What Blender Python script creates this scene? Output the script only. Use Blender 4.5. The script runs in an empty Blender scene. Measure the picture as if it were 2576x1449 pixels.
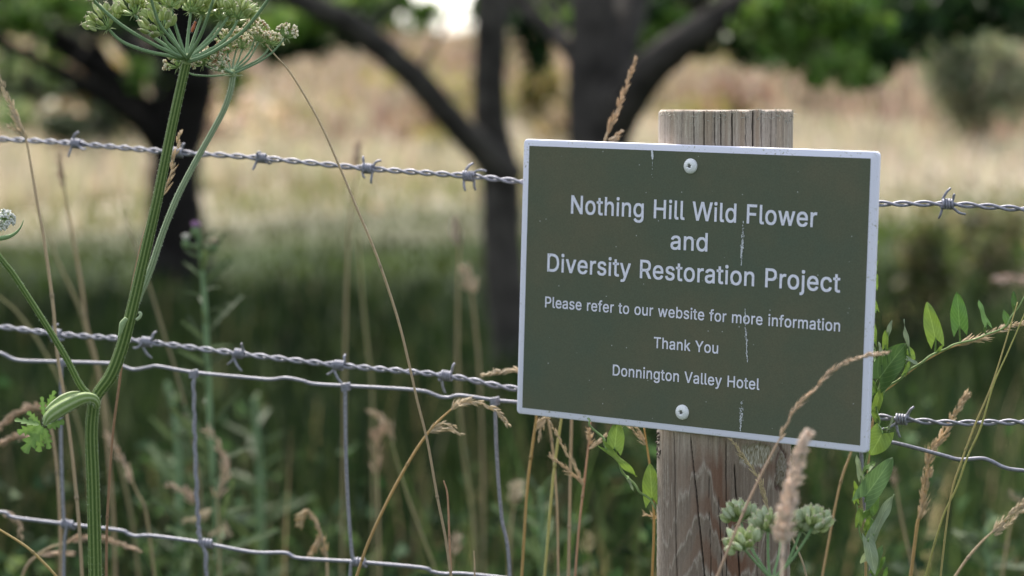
import bpy, math, random, json
import numpy as np
from mathutils import Matrix, Vector

# ------------------------------------------------------------------ camera, sky, sun, exposure
SC = bpy.context.scene
F = 6072.0                       # focal length in pixels of a 2576 px wide picture (85 mm lens)
CU, CV = 1288.0, 724.5
PITCH = math.atan((724.5 - 324.0) / F)
EYE = np.array([0.0, 0.0, 1.2])
cam_d = bpy.data.cameras.new('camera')
cam = bpy.data.objects.new('camera', cam_d)
SC.collection.objects.link(cam)
cam.location = EYE
cam.rotation_euler = (math.pi / 2 - PITCH, 0, 0)
cam_d.sensor_width = 36.0
cam_d.lens = 36.0 * F / 2576.0
cam_d.clip_start = 0.05
cam_d.clip_end = 2000.0
cam_d.dof.use_dof = True
cam_d.dof.focus_distance = 1.755
cam_d.dof.aperture_fstop = 5.2
cam_d.dof.aperture_blades = 0
SC.camera = cam

SUN_EL, SUN_AZ = math.radians(52), math.radians(-18)      # azimuth from +Y (ahead), negative = left
world = bpy.data.worlds.new("World")
SC.world = world
world.use_nodes = True
wn = world.node_tree
bg = wn.nodes['Background']
sky = wn.nodes.new('ShaderNodeTexSky')
sky.sky_type = 'NISHITA'
sky.sun_disc = False
sky.sun_elevation = SUN_EL
sky.sun_rotation = SUN_AZ
sky.air_density = 1.0
sky.dust_density = 2.5
sky.ozone_density = 1.0
hs = wn.nodes.new('ShaderNodeHueSaturation')                   # thin bright cloud: the blue is washed out
hs.inputs['Saturation'].default_value = .50
wn.links.new(sky.outputs[0], hs.inputs['Color'])
wn.links.new(hs.outputs[0], bg.inputs[0])
bg.inputs[1].default_value = 0.15
sun_d = bpy.data.lights.new('sun', 'SUN')
sun_d.energy = 2.6
sun_d.angle = math.radians(8.0)
sun_d.color = (1.0, 0.93, 0.84)
sun = bpy.data.objects.new('sun', sun_d)
SC.collection.objects.link(sun)
sdir = Vector((math.sin(SUN_AZ) * math.cos(SUN_EL), math.cos(SUN_AZ) * math.cos(SUN_EL), math.sin(SUN_EL)))
sun.rotation_euler = (-sdir).to_track_quat('-Z', 'Y').to_euler()
SC.view_settings.view_transform = 'Standard'
SC.view_settings.look = 'None'
SC.view_settings.exposure = 1.4
SC.view_settings.gamma = 1.0
SC.cycles.use_denoising = True
SC.cycles.max_bounces = 8
SC.cycles.transmission_bounces = 6
SC.cycles.sample_clamp_indirect = 6.0

rng = np.random.default_rng(7)
random.seed(7)
COL = SC.collection

# ------------------------------------------------------------------ helpers
def lin(r, g, b):
    f = lambda c: (c / 255 / 12.92) if c <= 10 else ((c / 255 + 0.055) / 1.055) ** 2.4
    return np.array([f(r), f(g), f(b)])

def ray(u, v):
    x, y = (u - CU) / F, (CV - v) / F
    cp, sp = math.cos(PITCH), math.sin(PITCH)
    return np.array([x, cp + y * sp, -sp + y * cp])

def at(u, v, Y):
    d = ray(u, v)
    return EYE + d * (Y / d[1])

def px(p, Y):
    return p * Y / F

def cr(pts, n=8):
    """Catmull-Rom through a polyline of any dimension."""
    P = np.asarray(pts, float)
    if len(P) < 3:
        t = np.linspace(0, 1, n + 1)[:, None]
        return P[0] * (1 - t) + P[-1] * t
    A = np.vstack([2 * P[0] - P[1], P, 2 * P[-1] - P[-2]])
    out = []
    for i in range(1, len(A) - 2):
        p0, p1, p2, p3 = A[i - 1], A[i], A[i + 1], A[i + 2]
        t = np.linspace(0, 1, n, endpoint=False)[:, None]
        out.append(.5 * ((2 * p1) + (p2 - p0) * t + (2 * p0 - 5 * p1 + 4 * p2 - p3) * t ** 2 + (3 * p1 - p0 - 3 * p2 + p3) * t ** 3))
    out.append(A[-2][None])
    return np.vstack(out)

def path(uv, Y, Y2=None, n=8):
    """pixel trace -> smooth 3D polyline lying at depth Y (or running from Y to Y2)."""
    c = cr(uv, n)
    ys = np.full(len(c), Y) if Y2 is None else np.linspace(Y, Y2, len(c))
    return np.array([at(a[0], a[1], y) for a, y in zip(c, ys)])

def norm(v):
    v = np.asarray(v, float)
    return v / max(1e-12, np.linalg.norm(v))

def frames(P):
    T = np.gradient(P, axis=0)
    T /= np.maximum(1e-12, np.linalg.norm(T, axis=1))[:, None]
    N = np.zeros_like(P)
    r = np.array([0., -1, 0]) if abs(T[0][1]) < .9 else np.array([1., 0, 0])
    n = norm(r - T[0] * (r @ T[0]))
    for i in range(len(P)):
        n = norm(n - T[i] * (n @ T[i]))
        N[i] = n
    return T, N, np.cross(T, N)

WM = {}       # world matrix of every thing (its parts keep identity transforms inside it)

class MB:
    """collects vertices, faces, colours and leaf coordinates of ONE mesh object"""
    def __init__(s):
        s.v, s.q, s.t, s.c, s.l, s.ng, s.n = [], [], [], [], [], [], 0
    def add(s, v, quads=None, tris=None, col=(.5, .5, .5), luv=None, ngons=None):
        v = np.asarray(v, float).reshape(-1, 3)
        col = np.asarray(col, float)
        if col.ndim == 1:
            col = np.tile(col, (len(v), 1))
        s.v.append(v); s.c.append(col)
        s.l.append(np.zeros((len(v), 3)) if luv is None else luv)
        if quads is not None and len(quads): s.q.append(np.asarray(quads, int) + s.n)
        if tris is not None and len(tris): s.t.append(np.asarray(tris, int) + s.n)
        for g in ngons or []: s.ng.append([i + s.n for i in g])
        s.n += len(v)
    def tube(s, P, r, seg=6, col=(.5, .5, .5), ridge=None, rcol=None, cap=True, jit=0.0):
        P = np.asarray(P, float)
        r = np.full(len(P), r) if np.ndim(r) == 0 else np.interp(np.linspace(0, 1, len(P)), np.linspace(0, 1, len(r)), r)
        T, N, B = frames(P)
        th = np.linspace(0, 2 * math.pi, seg, endpoint=False)
        m = np.ones(seg) if ridge is None else 1 + ridge[1] * np.cos(ridge[0] * th)
        rr = r[:, None] * m[None]
        if jit: rr = rr * (1 + jit * rng.standard_normal(rr.shape))
        V = P[:, None] + rr[..., None] * (np.cos(th)[None, :, None] * N[:, None] + np.sin(th)[None, :, None] * B[:, None])
        c = np.asarray(col, float)
        c = np.tile(c, (len(P), 1)) if c.ndim == 1 else np.array([np.interp(np.linspace(0, 1, len(P)), np.linspace(0, 1, len(c)), c[:, k]) for k in range(3)]).T
        C = np.repeat(c[:, None], seg, 1)
        if rcol is not None:
            k = (.5 + .5 * np.cos(ridge[0] * th))[None, :, None] ** 2
            C = C * (1 - k) + np.asarray(rcol)[None, None] * k
        i = np.arange(len(P) - 1)[:, None] * seg
        j = np.arange(seg)[None]
        j2 = (j + 1) % seg
        Q = np.stack([i + j, i + j2, i + seg + j2, i + seg + j], -1).reshape(-1, 4)
        ng = [list(range(seg))[::-1], list(range((len(P) - 1) * seg, len(P) * seg))] if cap else None
        s.add(V, quads=Q, col=C.reshape(-1, 3), ngons=ng)
    def ball(s, c, ax, rl, rw, rt=None, seg=8, rings=6, col=(.5, .5, .5), n=None, colf=None, taper=0.0):
        """ellipsoid: long axis ax, half length rl, half width rw, half thickness rt"""
        ax = norm(ax)
        rt = rw if rt is None else rt
        n = norm(n) if n is not None else norm(rng.standard_normal(3))
        n = norm(n - ax * (n @ ax)); b = np.cross(ax, n)
        ph = np.linspace(0, math.pi, rings + 1)[1:-1]
        th = np.linspace(0, 2 * math.pi, seg, endpoint=False)
        V = [np.asarray(c) - ax * rl]
        for p in ph:
            k = 1 - taper * math.cos(p)
            for t in th:
                V.append(c - ax * rl * math.cos(p) + k * math.sin(p) * (math.cos(t) * b * rw + math.sin(t) * n * rt))
        V.append(np.asarray(c) + ax * rl)
        V = np.array(V); L = len(V) - 1; R = len(ph)
        tr = [[0, 1 + (k + 1) % seg, 1 + k] for k in range(seg)] + [[L, L - seg + k, L - seg + (k + 1) % seg] for k in range(seg)]
        Q = [[1 + a * seg + k, 1 + a * seg + (k + 1) % seg, 1 + (a + 1) * seg + (k + 1) % seg, 1 + (a + 1) * seg + k] for a in range(R - 1) for k in range(seg)]
        C = np.asarray(col, float)
        if colf is not None:
            C = np.array([colf((p - c) @ b / rw, (p - c) @ ax / rl) for p in V])
        s.add(V, quads=Q, tris=tr, col=C)
    def build(s, name, mat, parent=None, smooth=True, origin=None):
        me = bpy.data.meshes.new(name)
        V = np.vstack(s.v)
        W = WM[parent.name] if parent is not None else Matrix.Translation(Vector(origin if origin is not None else (0, 0, 0)))
        inv = np.array(W.inverted())
        V = V @ inv[:3, :3].T + inv[:3, 3]
        faces = [a for a in s.q] + [a for a in s.t]
        tot = np.concatenate([np.full(len(a), a.shape[1]) for a in faces] + [np.array([len(g) for g in s.ng], int)]).astype(np.int32)
        loops = np.concatenate([a.ravel() for a in faces] + [np.array(g) for g in s.ng]).astype(np.int32)
        start = np.concatenate([[0], np.cumsum(tot)[:-1]]).astype(np.int32)
        me.vertices.add(len(V)); me.vertices.foreach_set('co', V.ravel().astype(np.float32))
        me.loops.add(len(loops)); me.loops.foreach_set('vertex_index', loops)
        me.polygons.add(len(tot)); me.polygons.foreach_set('loop_start', start); me.polygons.foreach_set('loop_total', tot)
        if smooth: me.polygons.foreach_set('use_smooth', np.ones(len(tot), bool))
        C = np.hstack([np.vstack(s.c), np.ones((len(V), 1))])
        a = me.attributes.new('Col', 'FLOAT_COLOR', 'POINT'); a.data.foreach_set('color', C.ravel().astype(np.float32))
        a = me.attributes.new('luv', 'FLOAT_VECTOR', 'POINT'); a.data.foreach_set('vector', np.vstack(s.l).ravel().astype(np.float32))
        me.update(); me.validate()
        me.materials.append(mat)
        o = bpy.data.objects.new(name, me)
        COL.objects.link(o)
        if parent is not None: o.parent = parent
        else: o.location = W.to_translation()
        WM[o.name] = W
        return o

def tag(o, label=None, cat=None, group=None, kind=None):
    if label: o['label'] = label
    if cat: o['category'] = cat
    if group: o['group'] = group
    if kind: o['kind'] = kind
    return o

def thing(name, label, cat, loc, group=None, mat=None):
    o = bpy.data.objects.new(name, None)
    o.empty_display_size = .02
    COL.objects.link(o)
    M = Matrix.Translation(Vector(loc)) if mat is None else mat
    o.matrix_world = M
    WM[o.name] = M.copy()
    return tag(o, label, cat, group)

# value noise (numpy)
def vnoise(x, y, seed=0):
    xi, yi = np.floor(x).astype(np.int64), np.floor(y).astype(np.int64)
    fx, fy = x - xi, y - yi
    fx, fy = fx * fx * (3 - 2 * fx), fy * fy * (3 - 2 * fy)
    def h(a, b):
        n = (a * 374761393 + b * 668265263 + seed * 974634777) & 0xffffffff
        n = ((n ^ (n >> 13)) * 1274126177) & 0xffffffff
        return ((n ^ (n >> 16)) & 0xffff) / 65535.0
    return (h(xi, yi) * (1 - fx) + h(xi + 1, yi) * fx) * (1 - fy) + (h(xi, yi + 1) * (1 - fx) + h(xi + 1, yi + 1) * fx) * fy

# ------------------------------------------------------------------ materials
def newmat(name):
    m = bpy.data.materials.new(name); m.use_nodes = True
    nt = m.node_tree
    b = nt.nodes['Principled BSDF']
    return m, nt, b

def N(nt, t, **k):
    n = nt.nodes.new(t)
    for a, v in k.items(): setattr(n, a, v)
    return n

def noise_node(nt, scale, detail=3, vec=None, rough=.55):
    n = N(nt, 'ShaderNodeTexNoise')
    n.inputs['Scale'].default_value = scale; n.inputs['Detail'].default_value = detail; n.inputs['Roughness'].default_value = rough
    if vec: nt.links.new(vec, n.inputs['Vector'])
    return n

def ramp(nt, src, stops):
    r = N(nt, 'ShaderNodeValToRGB')
    e = r.color_ramp.elements
    while len(e) < len(stops): e.new(.5)
    for q, (p, c) in zip(e, stops):
        q.position = p; q.color = (*c, 1) if len(c) == 3 else c
    nt.links.new(src, r.inputs[0])
    return r

def attr_mat(name, rough=.55, spec=.3, trans=0.0, var=.25, scale=300., bump=0.0, veins=False, tint=(1, 1, 1)):
    """surface coloured by the mesh's own Col attribute, broken up by fine noise; trans = light let through"""
    m, nt, b = newmat(name)
    L = nt.links.new
    a = N(nt, 'ShaderNodeAttribute', attribute_name='Col')
    tc = N(nt, 'ShaderNodeTexCoord')
    nz = noise_node(nt, scale, 3, tc.outputs['Object'])
    mr = N(nt, 'ShaderNodeMapRange'); L(nz.outputs[0], mr.inputs[0])
    mr.inputs[1].default_value = .25; mr.inputs[2].default_value = .75
    mr.inputs[3].default_value = 1 - var; mr.inputs[4].default_value = 1 + var
    mx = N(nt, 'ShaderNodeVectorMath', operation='SCALE'); L(a.outputs['Color'], mx.inputs[0]); L(mr.outputs[0], mx.inputs['Scale'])
    col = mx.outputs[0]
    if veins:
        lv = N(nt, 'ShaderNodeAttribute', attribute_name='luv')
        sp = N(nt, 'ShaderNodeSeparateXYZ'); L(lv.outputs['Vector'], sp.inputs[0])
        ab = N(nt, 'ShaderNodeMath', operation='ABSOLUTE'); L(sp.outputs[0], ab.inputs[0])
        ml = N(nt, 'ShaderNodeMath', operation='MULTIPLY_ADD'); L(ab.outputs[0], ml.inputs[0]); ml.inputs[1].default_value = -.42; L(sp.outputs[1], ml.inputs[2])
        m6 = N(nt, 'ShaderNodeMath', operation='MULTIPLY'); L(ml.outputs[0], m6.inputs[0]); m6.inputs[1].default_value = 7.0
        fr = N(nt, 'ShaderNodeMath', operation='FRACT'); L(m6.outputs[0], fr.inputs[0])
        pp = N(nt, 'ShaderNodeMath', operation='PINGPONG'); L(fr.outputs[0], pp.inputs[0]); pp.inputs[1].default_value = .5
        r1 = ramp(nt, pp.outputs[0], [(0.0, (.55, .55, .55)), (.11, (0, 0, 0))])
        r2 = ramp(nt, ab.outputs[0], [(0.0, (1, 1, 1)), (.07, (0, 0, 0))])
        mxv = N(nt, 'ShaderNodeMath', operation='MAXIMUM'); L(r1.outputs[0], mxv.inputs[0]); L(r2.outputs[0], mxv.inputs[1])
        mc = N(nt, 'ShaderNodeMix', data_type='RGBA'); L(mxv.outputs[0], mc.inputs[0]); L(col, mc.inputs[6])
        g = N(nt, 'ShaderNodeVectorMath', operation='MULTIPLY_ADD'); L(col, g.inputs[0]); g.inputs[1].default_value = (1.5, 1.4, 1.5); g.inputs[2].default_value = (.05, .06, .03)
        L(g.outputs[0], mc.inputs[7]); col = mc.outputs[2]
    L(col, b.inputs['Base Color'])
    b.inputs['Roughness'].default_value = rough
    b.inputs['Specular IOR Level'].default_value = spec
    if bump:
        bm = N(nt, 'ShaderNodeBump'); bm.inputs['Strength'].default_value = bump; bm.inputs['Distance'].default_value = .0006
        L(nz.outputs[0], bm.inputs['Height']); L(bm.outputs[0], b.inputs['Normal'])
    if trans:
        t = N(nt, 'ShaderNodeBsdfTranslucent')
        tt = N(nt, 'ShaderNodeVectorMath', operation='MULTIPLY'); L(col, tt.inputs[0]); tt.inputs[1].default_value = (1.1 * tint[0], 1.1 * tint[1], .85 * tint[2])
        L(tt.outputs[0], t.inputs[0])
        ms = N(nt, 'ShaderNodeMixShader'); ms.inputs[0].default_value = trans
        L(b.outputs[0], ms.inputs[1]); L(t.outputs[0], ms.inputs[2])
        L(ms.outputs[0], nt.nodes['Material Output'].inputs[0])
    return m

M_STEM = attr_mat('hairy_green_stem', .65, .14, .0, .18, 900, .4)
M_SEED = attr_mat('green_fruit', .45, .35, .25, .15, 900)
M_FLOWER = attr_mat('cream_flowers', .7, .2, .2, .15, 900)
M_LEAF = attr_mat('bindweed_leaf', .5, .25, .25, .12, 160, .2, veins=True)
M_JAG = attr_mat('hogweed_leaf', .6, .15, .3, .15, 250, .2)
M_STRAW = attr_mat('dry_grass', .6, .3, .25, .2, 700)
M_BLADE = attr_mat('grass_blades', .7, .08, .35, .2, 20)
M_CROWN = attr_mat('tree_leaves', .5, .25, .5, .25, 3)
M_BARK = attr_mat('bark', .9, .15, 0, .75, 11, .6)
M_WOOD = attr_mat('weathered_wood', .85, .15, 0, .16, 1400, .5)
M_INSECT = attr_mat('beetle_shell', .3, .5, 0, .1, 900)

def wire_mat():
    m, nt, b = newmat('galvanised_wire'); L = nt.links.new
    tc = N(nt, 'ShaderNodeTexCoord'); nz = noise_node(nt, 500, 4, tc.outputs['Object'])
    r = ramp(nt, nz.outputs[0], [(.3, (.15, .15, .175)), (.66, (.30, .30, .345)), (.72, (.22, .20, .20)), (.8, (.17, .11, .08))]); L(r.outputs[0], b.inputs['Base Color'])
    b.inputs['Metallic'].default_value = .45; b.inputs['Roughness'].default_value = .55
    return m
M_WIRE = wire_mat()

def white_mat():
    m, nt, b = newmat('white_sign_face'); L = nt.links.new
    tc = N(nt, 'ShaderNodeTexCoord')
    n1 = noise_node(nt, 420, 4, tc.outputs['Object'], .7); n2 = noise_node(nt, 45, 3, tc.outputs['Object'])
    ad = N(nt, 'ShaderNodeMath', operation='MULTIPLY_ADD'); L(n2.outputs[0], ad.inputs[0]); ad.inputs[1].default_value = .5; L(n1.outputs[0], ad.inputs[2])
    r = ramp(nt, ad.outputs[0], [(.0, (.70, .69, .80)), (.86, (.70, .69, .80)), (.93, (.46, .45, .42)), (1.0, (.25, .24, .2))])
    L(r.outputs[0], b.inputs['Base Color']); b.inputs['Roughness'].default_value = .4
    return m
M_WHITE = white_mat()

def green_mat():
    m, nt, b = newmat('olive_green_print'); L = nt.links.new
    tc = N(nt, 'ShaderNodeTexCoord')
    n1 = noise_node(nt, 9, 5, tc.outputs['Object'], .62)
    r = ramp(nt, n1.outputs[0], [(.34, (.074, .093, .062)), (.5, (.087, .096, .060)), (.66, (.106, .102, .062))])
    n2 = noise_node(nt, 900, 2, tc.outputs['Object'])
    mx = N(nt, 'ShaderNodeMix', data_type='RGBA', blend_type='OVERLAY'); mx.inputs[0].default_value = .25
    L(r.outputs[0], mx.inputs[6]); L(n2.outputs[0], mx.inputs[7])
    vo = N(nt, 'ShaderNodeTexVoronoi'); vo.inputs['Scale'].default_value = 160; L(tc.outputs['Object'], vo.inputs['Vector'])
    sp = ramp(nt, vo.outputs['Distance'], [(.05, (1, 1, 1)), (.085, (0, 0, 0))])
    sv = N(nt, 'ShaderNodeSeparateColor'); L(vo.outputs['Color'], sv.inputs[0])
    gt = N(nt, 'ShaderNodeMath', operation='GREATER_THAN'); L(sv.outputs[0], gt.inputs[0]); gt.inputs[1].default_value = .72
    ml = N(nt, 'ShaderNodeMath', operation='MULTIPLY'); L(sp.outputs[0], ml.inputs[0]); L(gt.outputs[0], ml.inputs[1])
    m2 = N(nt, 'ShaderNodeMix', data_type='RGBA'); L(ml.outputs[0], m2.inputs[0]); L(mx.outputs[2], m2.inputs[6]); m2.inputs[7].default_value = (.4, .4, .38, 1)
    L(m2.outputs[2], b.inputs['Base Color'])
    b.inputs['Roughness'].default_value = .5; b.inputs['Specular IOR Level'].default_value = .25
    bm = N(nt, 'ShaderNodeBump'); bm.inputs['Strength'].default_value = .08; bm.inputs['Distance'].default_value = .0003
    L(n2.outputs[0], bm.inputs['Height']); L(bm.outputs[0], b.inputs['Normal'])
    return m
M_GREEN = green_mat()

def plain(name, c, rough=.5, scale=300, var=.15):
    m, nt, b = newmat(name); L = nt.links.new
    tc = N(nt, 'ShaderNodeTexCoord'); nz = noise_node(nt, scale, 3, tc.outputs['Object'])
    c = np.array(c)
    r = ramp(nt, nz.outputs[0], [(.3, tuple(c * (1 - var))), (.7, tuple(c * (1 + var)))]); L(r.outputs[0], b.inputs['Base Color'])
    b.inputs['Roughness'].default_value = rough
    return m
M_PRINT = plain('white_lettering', (.68, .67, .76), .45, 700, .1)
M_DRIP = plain('white_droppings', (.62, .63, .66), .8, 1500, .2)
M_SCREW = plain('white_screw_paint', (.70, .70, .70), .4, 1600, .16)
M_SOCKET = plain('dirty_socket', (.12, .12, .10), .6, 900, .3)

def ground_mat():
    m, nt, b = newmat('meadow_ground'); L = nt.links.new
    tc = N(nt, 'ShaderNodeTexCoord'); geo = tc.outputs['Object']
    sp = N(nt, 'ShaderNodeSeparateXYZ'); L(geo, sp.inputs[0])
    n0 = noise_node(nt, .35, 4, geo); n1 = noise_node(nt, 2.2, 5, geo); n2 = noise_node(nt, .22, 3, geo)
    wob = N(nt, 'ShaderNodeMath', operation='MULTIPLY_ADD'); L(n0.outputs[0], wob.inputs[0]); wob.inputs[1].default_value = 7; L(sp.outputs[1], wob.inputs[2])
    f = N(nt, 'ShaderNodeMapRange'); L(wob.outputs[0], f.inputs[0]); f.inputs[1].default_value = 17.5; f.inputs[2].default_value = 22.5
    green = ramp(nt, n1.outputs[0], [(.3, (.011, .020, .005)), (.7, (.032, .050, .008))])
    straw = ramp(nt, n1.outputs[0], [(.28, (.18, .16, .10)), (.5, (.34, .29, .22)), (.75, (.47, .41, .33))])
    pink = ramp(nt, n2.outputs[0], [(.3, (.28, .25, .16)), (.5, (.34, .26, .20)), (.62, (.20, .125, .10)), (.75, (.38, .30, .23))])
    f2 = N(nt, 'ShaderNodeMapRange'); L(wob.outputs[0], f2.inputs[0]); f2.inputs[1].default_value = 27; f2.inputs[2].default_value = 36
    a = N(nt, 'ShaderNodeMix', data_type='RGBA'); L(f2.outputs[0], a.inputs[0]); L(straw.outputs[0], a.inputs[6]); L(pink.outputs[0], a.inputs[7])
    c = N(nt, 'ShaderNodeMix', data_type='RGBA'); L(f.outputs[0], c.inputs[0]); L(green.outputs[0], c.inputs[6]); L(a.outputs[2], c.inputs[7])
    L(c.outputs[2], b.inputs['Base Color']); b.inputs['Roughness'].default_value = .95
    b.inputs['Specular IOR Level'].default_value = .1
    bm = N(nt, 'ShaderNodeBump'); bm.inputs['Strength'].default_value = .6; bm.inputs['Distance'].default_value = .05
    L(n1.outputs[0], bm.inputs['Height']); L(bm.outputs[0], b.inputs['Normal'])
    return m
M_GROUND = ground_mat()

# ------------------------------------------------------------------ the setting: ground, grass, far wood
GY = [-30, 3, 5, 8, 12, 16, 24, 40, 60, 80, 120, 300, 900]
GZ = [0, .02, .10, .25, .46, .55, .90, 1.9, 3.2, 3.8, 4.3, 5, 5]
def gz(x, y):
    z = np.interp(y, GY, GZ)
    k = np.clip((np.asarray(y) - 4) / 20, 0, 1)
    return z + k * (.16 * np.sin(np.asarray(x) * .31 + 1) + .1 * np.sin(np.asarray(x) * .9 + np.asarray(y) * .5))

def build_ground():
    ys = np.concatenate([np.linspace(-30, 0, 7), np.linspace(1, 30, 59), np.linspace(32, 100, 35), np.linspace(120, 900, 14)])
    xs = np.concatenate([np.linspace(-600, -40, 12), np.linspace(-36, 36, 73), np.linspace(40, 600, 12)])
    X, Y = np.meshgrid(xs, ys)
    V = np.stack([X, Y, gz(X, Y)], -1).reshape(-1, 3)
    n = len(xs)
    i = np.arange(len(ys) - 1)[:, None] * n + np.arange(n - 1)[None]
    m = MB(); m.add(V, quads=np.stack([i, i + 1, i + n + 1, i + n], -1).reshape(-1, 4))
    tag(m.build('ground', M_GROUND), kind='structure')
build_ground()

def blades(m, base, h, w, lean, col, K=5, curl=.6):
    """many grass blades at once: base (N,3), h, w (N,), lean (N,2) horizontal tip offset"""
    n = len(base)
    t = np.linspace(0, 1, K + 1)
    az = rng.uniform(0, math.pi, n)
    side = np.stack([np.cos(az), np.sin(az), np.zeros(n)], -1)
    P = base[:, None] + np.stack([lean[:, 0, None] * t ** 2, lean[:, 1, None] * t ** 2, h[:, None] * (t - curl * .25 * t ** 3)], -1)
    ww = w[:, None] * (1 - t ** 2 * .95) * .5
    V = np.stack([P - side[:, None] * ww[..., None], P + side[:, None] * ww[..., None]], 2)
    idx = (np.arange(n)[:, None] * (K + 1) + np.arange(K)[None]) * 2
    Q = np.stack([idx, idx + 1, idx + 3, idx + 2], -1).reshape(-1, 4)
    shade = np.repeat(col[:, None], (K + 1) * 2, 1)
    m.add(V.reshape(-1, 3), quads=Q, col=shade.reshape(-1, 3))

def pal(n, cols, jit=.18):
    c = np.array(cols)[rng.integers(0, len(cols), n)]
    return np.clip(c * (1 + jit * rng.standard_normal((n, 1))) * (1 + .06 * rng.standard_normal((n, 3))), .004, 1)

def leaf_cloud(m, P, size, col, fold=.12):
    n = len(P)
    a = rng.standard_normal((n, 3)); a /= np.linalg.norm(a, axis=1)[:, None]
    r = rng.standard_normal((n, 3)); b = np.cross(a, r); b /= np.linalg.norm(b, axis=1)[:, None]
    nn = np.cross(a, b)
    s = size[:, None]
    V = np.stack([P - a * s * .5, P + b * s * .30 + nn * s * fold - a * s * .05, P + a * s * .5, P - b * s * .30 + nn * s * fold - a * s * .05], 1)
    k = np.arange(n)[:, None] * 4
    T = np.concatenate([k + np.array([[0, 1, 2]]), k + np.array([[0, 2, 3]])])
    m.add(V.reshape(-1, 3), tris=T, col=np.repeat(col, 4, 0))

def blob_pts(c, r, n, hollow=.35):
    d = rng.standard_normal((n, 3)); d /= np.linalg.norm(d, axis=1)[:, None]
    rad = (hollow + (1 - hollow) * rng.random(n)) ** .7
    bump = .75 + .5 * vnoise(d[:, 0] * 2.3 + c[0] * 3 + 9, d[:, 2] * 2.3 + d[:, 1] * 1.7 + 9, 5)
    return np.asarray(c) + d * (rad * bump)[:, None] * np.asarray(r)

DARKG = [(.010, .022, .007), (.008, .017, .009), (.016, .028, .008), (.012, .020, .012), (.034, .052, .016)]  # extra dark greens, with part of the trees' shade painted in
# rough green undergrowth from just behind the fence to the edge of the trees' shade
def build_undergrowth():
    m = MB()
    def band(y0, y1, n, h0, h1, w0, w1, cols, straw=0.0):
        y = y0 + (y1 - y0) * rng.random(n)
        x = (rng.random(n) * 2 - 1) * (y * .30 + .6)
        h = rng.uniform(h0, h1, n) * (.6 + .6 * vnoise(x * 1.3, y * 1.3, 3))
        c = pal(n, cols)
        s = rng.random(n) < straw
        c[s] = pal(int(s.sum()), [(.22, .17, .10), (.26, .21, .13)])
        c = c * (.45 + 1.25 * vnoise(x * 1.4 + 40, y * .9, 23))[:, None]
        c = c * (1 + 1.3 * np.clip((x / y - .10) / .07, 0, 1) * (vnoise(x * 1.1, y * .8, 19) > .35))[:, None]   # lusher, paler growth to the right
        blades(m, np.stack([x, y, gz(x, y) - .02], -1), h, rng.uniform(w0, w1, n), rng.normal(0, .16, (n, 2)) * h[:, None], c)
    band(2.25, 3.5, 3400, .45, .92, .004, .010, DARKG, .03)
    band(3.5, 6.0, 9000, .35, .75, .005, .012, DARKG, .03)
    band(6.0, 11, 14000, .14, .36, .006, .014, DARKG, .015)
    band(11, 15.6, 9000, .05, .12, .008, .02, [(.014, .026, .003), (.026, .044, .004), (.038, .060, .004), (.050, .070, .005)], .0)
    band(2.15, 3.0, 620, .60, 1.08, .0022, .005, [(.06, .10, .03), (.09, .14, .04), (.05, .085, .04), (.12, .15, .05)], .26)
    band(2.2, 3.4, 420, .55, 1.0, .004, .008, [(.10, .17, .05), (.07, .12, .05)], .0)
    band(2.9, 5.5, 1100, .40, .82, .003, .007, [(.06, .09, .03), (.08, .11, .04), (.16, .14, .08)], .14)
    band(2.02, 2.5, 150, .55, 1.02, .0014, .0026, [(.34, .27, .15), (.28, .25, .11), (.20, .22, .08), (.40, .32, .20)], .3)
    # ragged leafy weeds among the blades
    for i in range(150):
        y = rng.uniform(2.3, 4.2); x = (rng.random() * 2 - 1) * (y * .25 + .1); z = float(gz(x, y)); h = rng.uniform(.3, .78)
        k = 26
        P = np.stack([x + rng.normal(0, .035, k), y + rng.normal(0, .035, k), z + h * (.45 + .55 * rng.random(k))], -1)
        leaf_cloud(m, P, rng.uniform(.012, .042, k), pal(k, [(.035, .065, .025), (.05, .085, .04), (.022, .045, .02), (.08, .12, .05)], .25), .3)
    tag(m.build('undergrowth', M_BLADE), kind='stuff')
build_undergrowth()

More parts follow.
